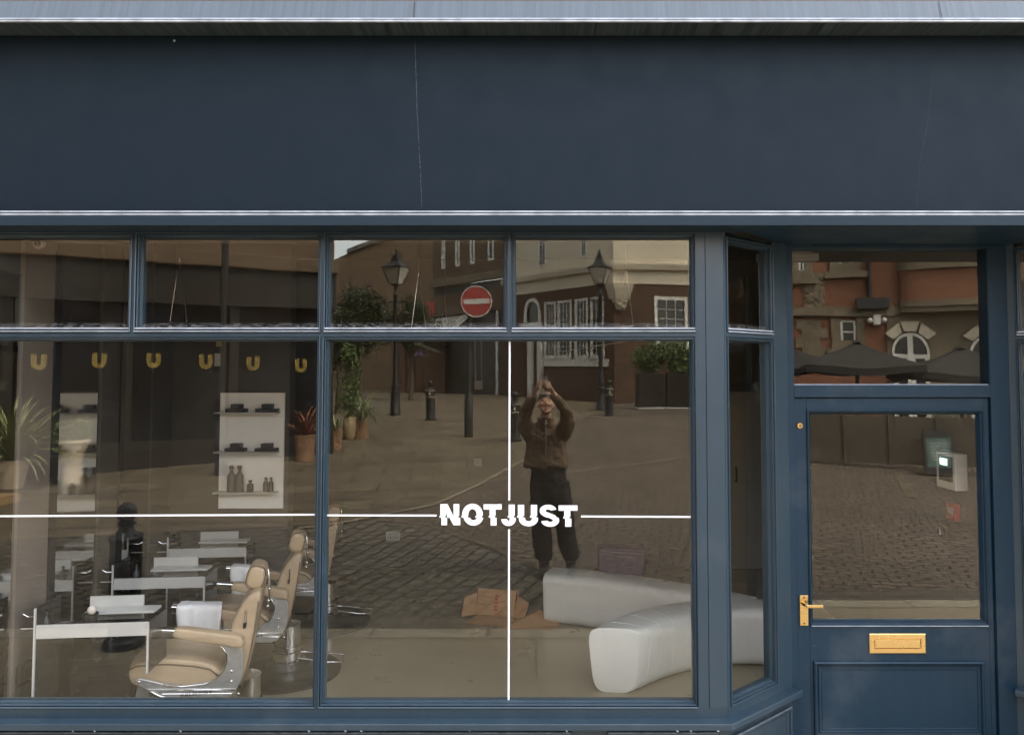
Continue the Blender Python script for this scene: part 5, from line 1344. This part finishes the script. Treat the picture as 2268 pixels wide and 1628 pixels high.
# curved brick bay with stone bands
bz0, bz1 = f6(2090, 668)[1], f6(2090, 600)[1]
ub0, ub1 = f6(2200, 640)[0], f6(1993, 640)[0]; u_lo, u_hi = min(ub0, ub1)-1.6, max(ub0, ub1)
def bay(z0, z1, out, name, mt):
    m = MB(); n = 16; vs = []; uc = (u_lo+u_hi)/2; hw_ = (u_hi-u_lo)/2+out*.3
    for i in range(n+1):
        a = math.pi*i/n; x, y = uc-hw_*math.cos(a), -(.55+out)*math.sin(a)**.6
        vs += [(x, y, z0), (x, y, z1)]
    fs = [(2*i, 2*i+2, 2*i+3, 2*i+1) for i in range(n)] + [tuple(range(0, 2*n+2, 2)), tuple(range(2*n+1, 0, -2))]
    return m.add(vs, fs).build(name, MAT[mt], b6)
bay(bz0, bz1, 0, 'brick_bay', 'bk_red'); bay(bz1+.001, bz1+.42, .10, 'bay_stone_band', 'stone'); bay(bz0-.16, bz0-.001, .12, 'bay_stone_band', 'stone'); bay(bz0-.30, bz0-.161, .05, 'bay_stone_band', 'stone'); bay(bz1+.43, bz1+2.4, -.05, 'bay_window', 'darkglass')
for px in (1950, 1990, 2030, 2075, 2120):
    u = f6(px, 580)[0]; MB().box(u-.06, u+.06, -.62, -.5, bz1+.43, bz1+2.2).build('white_mullion', MAT['winwhite'], b6)
# string course, downpipe, carved panel, quoins
zs_ = f6(1900, 693)[1]
MB().box(0, L6, -.12, -.001, zs_-.10, zs_+.14).build('string_course', MAT['stone'], b6)
u = f6(1921, 600)[0]; MB().tube([(u, -.10, zs_+.4), (u, -.10, 9)], .06, 10).build('downpipe', MAT['iron'], b6); MB().box(u-.5, u+.35, -.30, -.122, zs_+.10, zs_+.38).build('lead_hopper', MAT['iron'], b6)
m = MB(); r_ = random.Random(11)
ca, cb = f6(1785, 700), f6(1826, 610); cu0, cu1 = min(ca[0], cb[0]), max(ca[0], cb[0])
for i in range(60):
    m.ball((r_.uniform(cu0, cu1), -.03, r_.uniform(ca[1], cb[1])), r_.uniform(.04, .11), .035, r_.uniform(.04, .13), 8)
m.box(cu0-.05, cu1+.05, -.03, -.0005, ca[1]-.1, cb[1]+.1)
m.build('carved_panel', MAT['stone'], b6, smooth=60)
m = MB()
for i, py in enumerate((722, 742, 762, 782, 802)):
    a = f6(1772 + (i % 2)*14, py); m.box(a[0]-.55, a[0]+.1, -.035, -.0005, a[1]-.12, a[1]+.12)
m.build('quoin_stones', MAT['stone'], b6)
# stone ground floor with arched windows to the right of the door
gs0, gs1 = f6(2300, 700)[0], f6(1966, 700)[0]; gs0, gs1 = min(gs0, gs1), max(gs0, gs1)
MB().box(0, gs1, -.07, -.002, zgp, bz0-.3).build('stone_ground_floor', MAT['stone'], b6)
for pc, py0, py1 in ((2017, 738, 783), (2185, 742, 784)):
    uc, zt_ = f6(pc, py0); z_b = f6(pc, py1)[1]; rw = 40/F*dP
    m = MB(); n = 14
    for i in range(n):
        p, q = math.pi*i/n, math.pi*(i+1)/n; H_ = zt_-z_b
        for k0, k1 in ((1.0, .86),):
            m.add([(uc+rw*k0*math.cos(p), -.13, z_b+H_*k0*math.sin(p)), (uc+rw*k0*math.cos(q), -.13, z_b+H_*k0*math.sin(q)), (uc+rw*k1*math.cos(q), -.13, z_b+H_*k1*math.sin(q)), (uc+rw*k1*math.cos(p), -.13, z_b+H_*k1*math.sin(p))], [(0, 1, 2, 3)])
    m.box(uc-rw, uc+rw, -.14, -.08, z_b-.1, z_b); m.box(uc-.06, uc+.06, -.128, -.08, z_b, zt_-.05); m.box(uc-rw, uc-rw+.12, -.14, -.08, z_b-1.9, z_b-.101); m.box(uc+rw-.12, uc+rw, -.14, -.08, z_b-1.9, z_b-.101); m.box(uc-.1, uc+.1, -.14, -.08, z_b-1.9, z_b-.101)
    aw = m.build('arched_window', MAT['winwhite'], b6)
    gl = [(uc+rw*.98*math.cos(math.pi*i/n), -.10, z_b+(zt_-z_b)*.98*math.sin(math.pi*i/n)) for i in range(n+1)]
    MB().add(gl, [tuple(range(n+1))]).build('pane', MAT['darkglass'], aw); MB().quad((uc-rw+.1, -.10, z_b-1.9), (uc+rw-.1, -.10, z_b-1.9), (uc+rw-.1, -.10, z_b-.1), (uc-rw+.1, -.10, z_b-.1)).build('pane', MAT['darkglass'], aw)
    m = MB()
    for a in (52, 90, 128):
        ca_, sa = math.cos(R(a)), math.sin(R(a)); r0, r1 = 1.06, 1.55
        s_ = Vector((-sa, ca_))*.17
        p0 = Vector((uc+rw*r0*ca_, z_b+(zt_-z_b)*r0*sa)); p1 = Vector((uc+rw*r1*ca_, z_b+(zt_-z_b)*r1*sa))
        m.prism([tuple(p0-s_*.8), tuple(p1-s_*1.3), tuple(p1+s_*1.3), tuple(p0+s_*.8)], -.16, -.072)
    m.build('voussoir_stones', MAT['cream'], b6)
u, z = f6(1940, 709)
fl_ = thing('security_light', 'white twin-headed security light on the orange brick wall', 'wall light', M6 @ Vector((u, -.12, z)), b6.rotation_euler.z)
MB().box(-.11, .11, -.08, .11, -.15, .14).build('housing', MAT['winwhite'], fl_, bevel=.04)
for s in (-1, 1): MB().ball((s*.19, -.05, -.02), .08, .08, .08, 14).build('lamp_head', MAT['winwhite'], fl_, smooth=180)

# parasols, terrace screen and menu sign in front of the public house
def parasol(label, px, py, dd, half, drop):
    p = mir(px, py, dd, YD); g = gh(-p.y); h = p.z-g
    t = thing('parasol', label, 'parasol', (p.x, p.y, g), R(12), 'dark canvas parasols outside the public house')
    m = MB(); n = 8; vs = [(0, 0, h)]; k = 3
    for j in range(1, 5):
        rr = half*j/4; zz = h-drop*(j/4)**.82
        for i in range(n*k):
            a = 2*math.pi*i/(n*k); sq = 1/max(abs(math.cos(a)), abs(math.sin(a)))**.85
            vs.append((rr*sq*math.cos(a), rr*sq*math.sin(a), zz-.05*math.cos(4*a)*(j/4)))
    N = n*k; fs = [(0, 1+i, 1+(i+1) % N) for i in range(N)] + [(1+(j*N)+i, 1+(j+1)*N+i, 1+(j+1)*N+(i+1) % N, 1+j*N+(i+1) % N) for j in range(3) for i in range(N)]
    for i in range(N): a = vs[1+3*N+i]; vs.append((a[0]*1.005, a[1]*1.005, a[2]-.14))
    fs += [(1+3*N+i, 1+4*N+i, 1+4*N+(i+1) % N, 1+3*N+(i+1) % N) for i in range(N)]
    m.add(vs, fs).build('canopy', MAT['canvas'], t)
    MB().tube([(0, 0, 0), (0, 0, h-.02)], .035, 10).build('pole', MAT['iron'], t, smooth=60); MB().lathe([(.3, 0), (.3, .06), (.06, .10)], 20).build('foot', MAT['iron'], t, smooth=40)
    MB().lathe([(.13, h-.015), (.08, h+.02), (.02, h+.04)], 12).build('top_cap', MAT['canvas'], t)
    return t
parasol('dark parasol in the middle of the pub terrace', 1895, 759, 15.6, 1.15, .50)
parasol('dark parasol by the arched windows of the pub', 2128, 770, 15.4, 1.25, .52)
parasol('dark parasol at the stone quoins end of the pub terrace', 1738, 765, 17.0, 1.15, .48)
gsA, gsB = gnd(2190, 1055, YD), gnd(1770, 1022, YD)
ts, Mts, Lts = facade('terrace_screen', 'low dark timber screen round the pub terrace', gsA[:2], gsB[:2], 'screen')
zz0 = gh(11)-.05
for i in range(4):
    MB().box(Lts*i/4, Lts*(i+1)/4-.05, 0, .06, zz0, zz0+.85).build('panel', MAT['fence'], ts)
for i in range(5): MB().box(Lts*i/4-.06, Lts*i/4+.0, -.03, .09, zz0-.05, zz0+.98).build('post', MAT['fence'], ts)
gm = gnd(2052, 1042, YD)
t = thing('menu_board', 'dark green menu board standing by the pub terrace screen', 'menu board', gm + Vector((0, .50, 0)), R(180+4)); kk = (D-gm.y+2*YD)/F
MB().box(-32*kk, 32*kk, -.02, .02, .0, 95*kk, Matrix.Rotation(R(-6), 4, 'X')).build('board', MAT['darkshop'], t); MB().box(-26*kk, 26*kk, -.025, -.0205, 14*kk, 78*kk, Matrix.Rotation(R(-6), 4, 'X')).build('panel', pm('chalk_green', (.07, .12, .105), .7), t)
m = MB()
for i in range(6): m.box(-20*kk, (20-3*(i % 3))*kk, -.0275, -.0255, (66-7*i)*kk, (67.5-7*i)*kk, Matrix.Rotation(R(-6), 4, 'X'))
m.build('chalk_lines', MAT['grey'], t)

# ================================================================== THE PHOTOGRAPHER
PB = Vector((0.0, -3.99, 0.0))
MAT['lip'] = pm('lip', (.30, .11, .09), .5)
person = thing('person', 'man in brown zip fleece, cream cap and black trousers holding a phone above his head', 'person', PB)
# one continuous body: overlapping closed lofts fused by a voxel remesh; faces the window (+y)
m = MB()
def limb(pts, rs, n=16, fl=1.0): m.tube(pts, rs, n, flat=fl)
HX = .0
def joints(s):
    return dict(sh=Vector((s*.175, -.01, 1.455)), el=Vector((s*.207, .185, 1.60)), wr=Vector((s*.090-.018, .320, 1.818)), hip=Vector((-.060 if s < 0 else .130, 0, .90)),
                kn=Vector((-.050 if s < 0 else .188, .03, .50)), an=Vector((-.022 if s < 0 else .250, 0 if s < 0 else -.02, .09)))
m.loft([((.035, .0, .80), .10, .08), ((.035, 0, .88), .150, .10), ((.02, 0, 1.0), .145, .095), ((0, 0, 1.12), .14, .09), ((0, 0, 1.28), .165, .10), ((0, -.01, 1.40), .175, .095), ((0, -.02, 1.47), .13, .075), ((0, -.02, 1.51), .07, .06)])
m.tube([(0, -.02, 1.46), (0, -.01, 1.56), (0, .005, 1.62)], [.062, .056, .056], 16)
for s in (-1, 1):
    j = joints(s)
    limb([(s*.10, -.01, 1.43), j['sh'], j['sh'].lerp(j['el'], .5), j['el'], j['el'].lerp(j['wr'], .35), j['wr']], [.06, .058, .046, .040, .038, .026])
    limb([(.035+s*.07, 0, .95), j['hip'], j['hip'].lerp(j['kn'], .5), j['kn'], j['kn'].lerp(j['an'], .35), j['an']], [.085, .088, .072, .054, .053, .036])
    a = j['an']; limb([a+Vector((0, -.05, -.05)), a+Vector((0, .04, -.055)), a+Vector((s*.01, .12, -.065)), a+Vector((s*.012, .17, -.07))], [.036, .038, .034, .022], fl=.8)
# head, tilted up a little
Hc = Vector((0, .015, 1.695)); MH = Matrix.Translation(Hc) @ Matrix.Rotation(R(19), 4, 'X') @ Matrix.Rotation(R(-4), 4, 'Z')
m.ball((0, 0, .015), .074, .092, .105, 24, MH); m.ball((0, .022, -.062), .052, .058, .05, 20, MH)
m.ball((0, .082, -.105), .022, .018, .018, 12, MH)                                            # chin
m.tube([(0, .092, .012), (0, .104, -.014), (0, .112, -.032)], [.007, .009, .012], 10, MH); m.ball((0, .096, -.036), .016, .013, .009, 10, MH)  # nose
for s in (-1, 1):
    m.ball((s*.033, .082, .022), .020, .012, .008, 10, MH); m.ball((s*.042, .07, -.018), .022, .016, .018, 10, MH); m.ball((s*.076, -.005, -.008), .010, .020, .030, 12, MH)
m.ball((0, .092, -.062), .024, .012, .007, 10, MH); m.ball((0, .091, -.074), .020, .012, .007, 10, MH)
# hands: palm, four fingers of different length curled round the phone, thumb from the side of the palm
PH = Vector((-.020, .383, 1.945))                      # phone centre relative to the person
for s in (-1, 1):
    j = joints(s); w_ = j['wr']
    pc = Vector((PH.x + s*.050, PH.y-.022, 1.884))
    m.tube([w_, w_.lerp(pc, .45), pc, pc+Vector((-s*.004, .006, .028))], [.026, .029, .031, .026], 14, flat=.75)
    for i in range(4):
        z = 1.860 + .0185*i; L = (.85, 1, 1.05, .92)[i]
        k0 = pc + Vector((s*.012, .004, z-1.887)); k1 = Vector((PH.x+s*(.050), PH.y+.012, z+.006)); k2 = Vector((PH.x+s*(.040-.010*L), PH.y+.020, z+.006)); k3 = Vector((PH.x+s*(.026-.016*L), PH.y+.015, z+.003))
        m.tube([k0, k1, k2, k3], [.0105, .0098, .0088, .007], 10)
    m.tube([pc+Vector((0, -.014, -.01)), Vector((PH.x+s*.036, PH.y-.028, 1.904)), Vector((PH.x+s*.014, PH.y-.022, 1.929)), Vector((PH.x+s*.004, PH.y-.015, 1.941))], [.014, .012, .0105, .008], 10)
body = m.build('body', MAT['skin'], person, remesh=.0048)
# face details
for s in (-1, 1):
    MB().ball((s*.031, .0835, .010), .009, .006, .0048, 12, MH).build('eye', MAT['hair'], person, smooth=180)
    MB().tube([(s*.016, .096, .028), (s*.034, .092, .034), (s*.052, .078, .028)], [.003, .0038, .0022], 8, MH).build('eyebrow', MAT['beard'], person)
MB().tube([(-.027, .094, -.056), (-.012, .104, -.053), (0, .107, -.052), (.012, .104, -.053), (.027, .094, -.056)], [.002, .0036, .003, .0036, .002], 8, MH).build('moustache', MAT['beard'], person, smooth=180)
MB().tube([(-.024, .094, -.064), (-.010, .1035, -.071), (.004, .1045, -.072), (.014, .101, -.070), (.027, .092, -.062)], [.0015, .0028, .003, .0028, .0015], 8, MH).build('mouth', MAT['lip'], person, smooth=180)
m = MB(); m.tube([(-.056, .045, -.07), (-.042, .075, -.098), (0, .096, -.116), (.042, .075, -.098), (.056, .045, -.07)], [.005, .008, .011, .008, .005], 10, MH); m.build('beard', MAT['beard'], person, smooth=180)
m = MB(); m.ball((0, -.004, .046), .078, .092, .074, 20, MH); m.build('hair', MAT['hair'], person, smooth=180)
m = MB(); m.lathe([(.070, .0), (.071, .008), (.066, .025), (.05, .038), (.02, .046), (.001, .047)], 28, (0, -.004, .088), MH @ Matrix.Scale(1.12, 4, (0, 1, 0)), cap=False); m.build('cap', MAT['jacket'], person, smooth=180)
MB().lathe([(.0715, .0), (.0735, .003), (.0735, .012), (.0715, .015)], 28, (0, -.004, .084), MH @ Matrix.Scale(1.12, 4, (0, 1, 0)), cap=False).build('cap_band', MAT['cap'], person, smooth=180)
# jacket: boxy body with blouson hem, baggy sleeves, collar
m = MB()
m.loft([((-.0, .0, 1.065), .195, .135), ((0, 0, 1.075), .222, .15), ((0, 0, 1.10), .230, .155), ((0, 0, 1.15), .215, .147), ((0, 0, 1.25), .200, .14), ((0, 0, 1.36), .205, .135), ((0, -.01, 1.43), .19, .12), ((0, -.02, 1.485), .13, .095), ((0, -.015, 1.525), .082, .078), ((0, -.005, 1.565), .083, .082)])
for s in (-1, 1):
    j = joints(s)
    m.tube([(s*.10, -.01, 1.41), (s*.16, .0, 1.40), j['sh'].lerp(j['el'], .45)+Vector((s*.010, 0, -.04)), j['el']+Vector((s*.004, .0, -.03)), j['el'].lerp(j['wr'], .25)+Vector((s*.012, 0, -.01)), j['el'].lerp(j['wr'], .62), j['wr']-Vector((0, .01, .03))], [.092, .096, .082, .066, .057, .048, .038], 18)
r_ = random.Random(4)
jk = m.build('jacket', MAT['jacket'], person, remesh=.009)
tx = bpy.data.textures.new('folds', 'CLOUDS'); tx.noise_scale = .07
dm = jk.modifiers.new('folds', 'DISPLACE'); dm.texture = tx; dm.strength = .042; dm.mid_level = .5
MB().tube([(0, .150, 1.06), (0, .147, 1.15), (0, .144, 1.30), (0, .132, 1.42), (0, .10, 1.50), (0, .082, 1.55)], .0045, 8).build('zip', MAT['grey'], jk)
MB().tube([(-.135, .116, 1.425), (-.095, .134, 1.405), (-.065, .139, 1.385)], [.004, .005, .004], 6).build('chest_stripe', MAT['cap'], jk)
m = MB(); m.tube([(-.066, .052, 1.565), (-.045, .083, 1.53), (-.008, .10, 1.495), (0, .104, 1.47)], [.010, .013, .012, .008], 8); m.tube([(.066, .052, 1.565), (.045, .083, 1.53), (.008, .10, 1.495), (0, .104, 1.47)], [.010, .013, .012, .008], 8); m.build('collar', MAT['jacket'], jk, smooth=180)
# trousers: loose, straight, gathered at the ankle
m = MB()
m.loft([((.02, 0, 1.10), .165, .115), ((.025, 0, .98), .178, .125), ((.033, 0, .88), .190, .13), ((.036, 0, .78), .185, .125), ((.04, 0, .72), .15, .10)])
for s in (-1, 1):
    j = joints(s)
    m.tube([j['hip']+Vector((0, 0, .02)), j['hip'].lerp(j['kn'], .5), j['kn'], j['kn'].lerp(j['an'], .5), j['an']+Vector((0, .0, .10)), j['an']+Vector((0, .01, .055))], [.105, .104, .098, .096, .092, .070], 18)
tr = m.build('trousers', MAT['trouser'], person, remesh=.010)
dm = tr.modifiers.new('folds', 'DISPLACE'); dm.texture = tx; dm.strength = .026; dm.mid_level = .5
for s in (-1, 1):
    a = joints(s)['an']
    m = MB(); m.tube([a+Vector((0, -.075, -.045)), a+Vector((0, -.05, -.035)), a+Vector((0, .04, -.03)), a+Vector((s*.01, .12, -.045)), a+Vector((s*.012, .185, -.058))], [.030, .047, .050, .047, .026], 16, flat=.85); m.tube([a+Vector((0, -.01, .08)), a+Vector((0, 0, -.04))], [.052, .05], 14)
    m.build('shoe', MAT['boot'], person, smooth=60, remesh=.006)
# the phone, held up so that its lens is where the picture is taken from
ph = thing('phone', 'pale-cased phone held up in both hands of the photographer', 'phone', PB + PH)
MB().box(-.0365, .0365, -.0045, .0045, -.076, .070).build('case', MAT['phone'], ph, bevel=.004)
MB().box(-.002, .033, .0046, .0068, .032, .066).build('camera_block', MAT['dark'], ph, bevel=.002)
for x, z in ((.024, .057), (.007, .057), (.024, .040)): MB().lathe([(.0065, 0), (.0065, .0012)], 16, M=Matrix.Translation((x, .0068, z)) @ Matrix.Rotation(R(-90), 4, 'X')).build('lens', MAT['darkglass'], ph)
MB().box(-.034, .034, -.0052, -.0046, -.073, .067).build('display', MAT['darkglass'], ph)
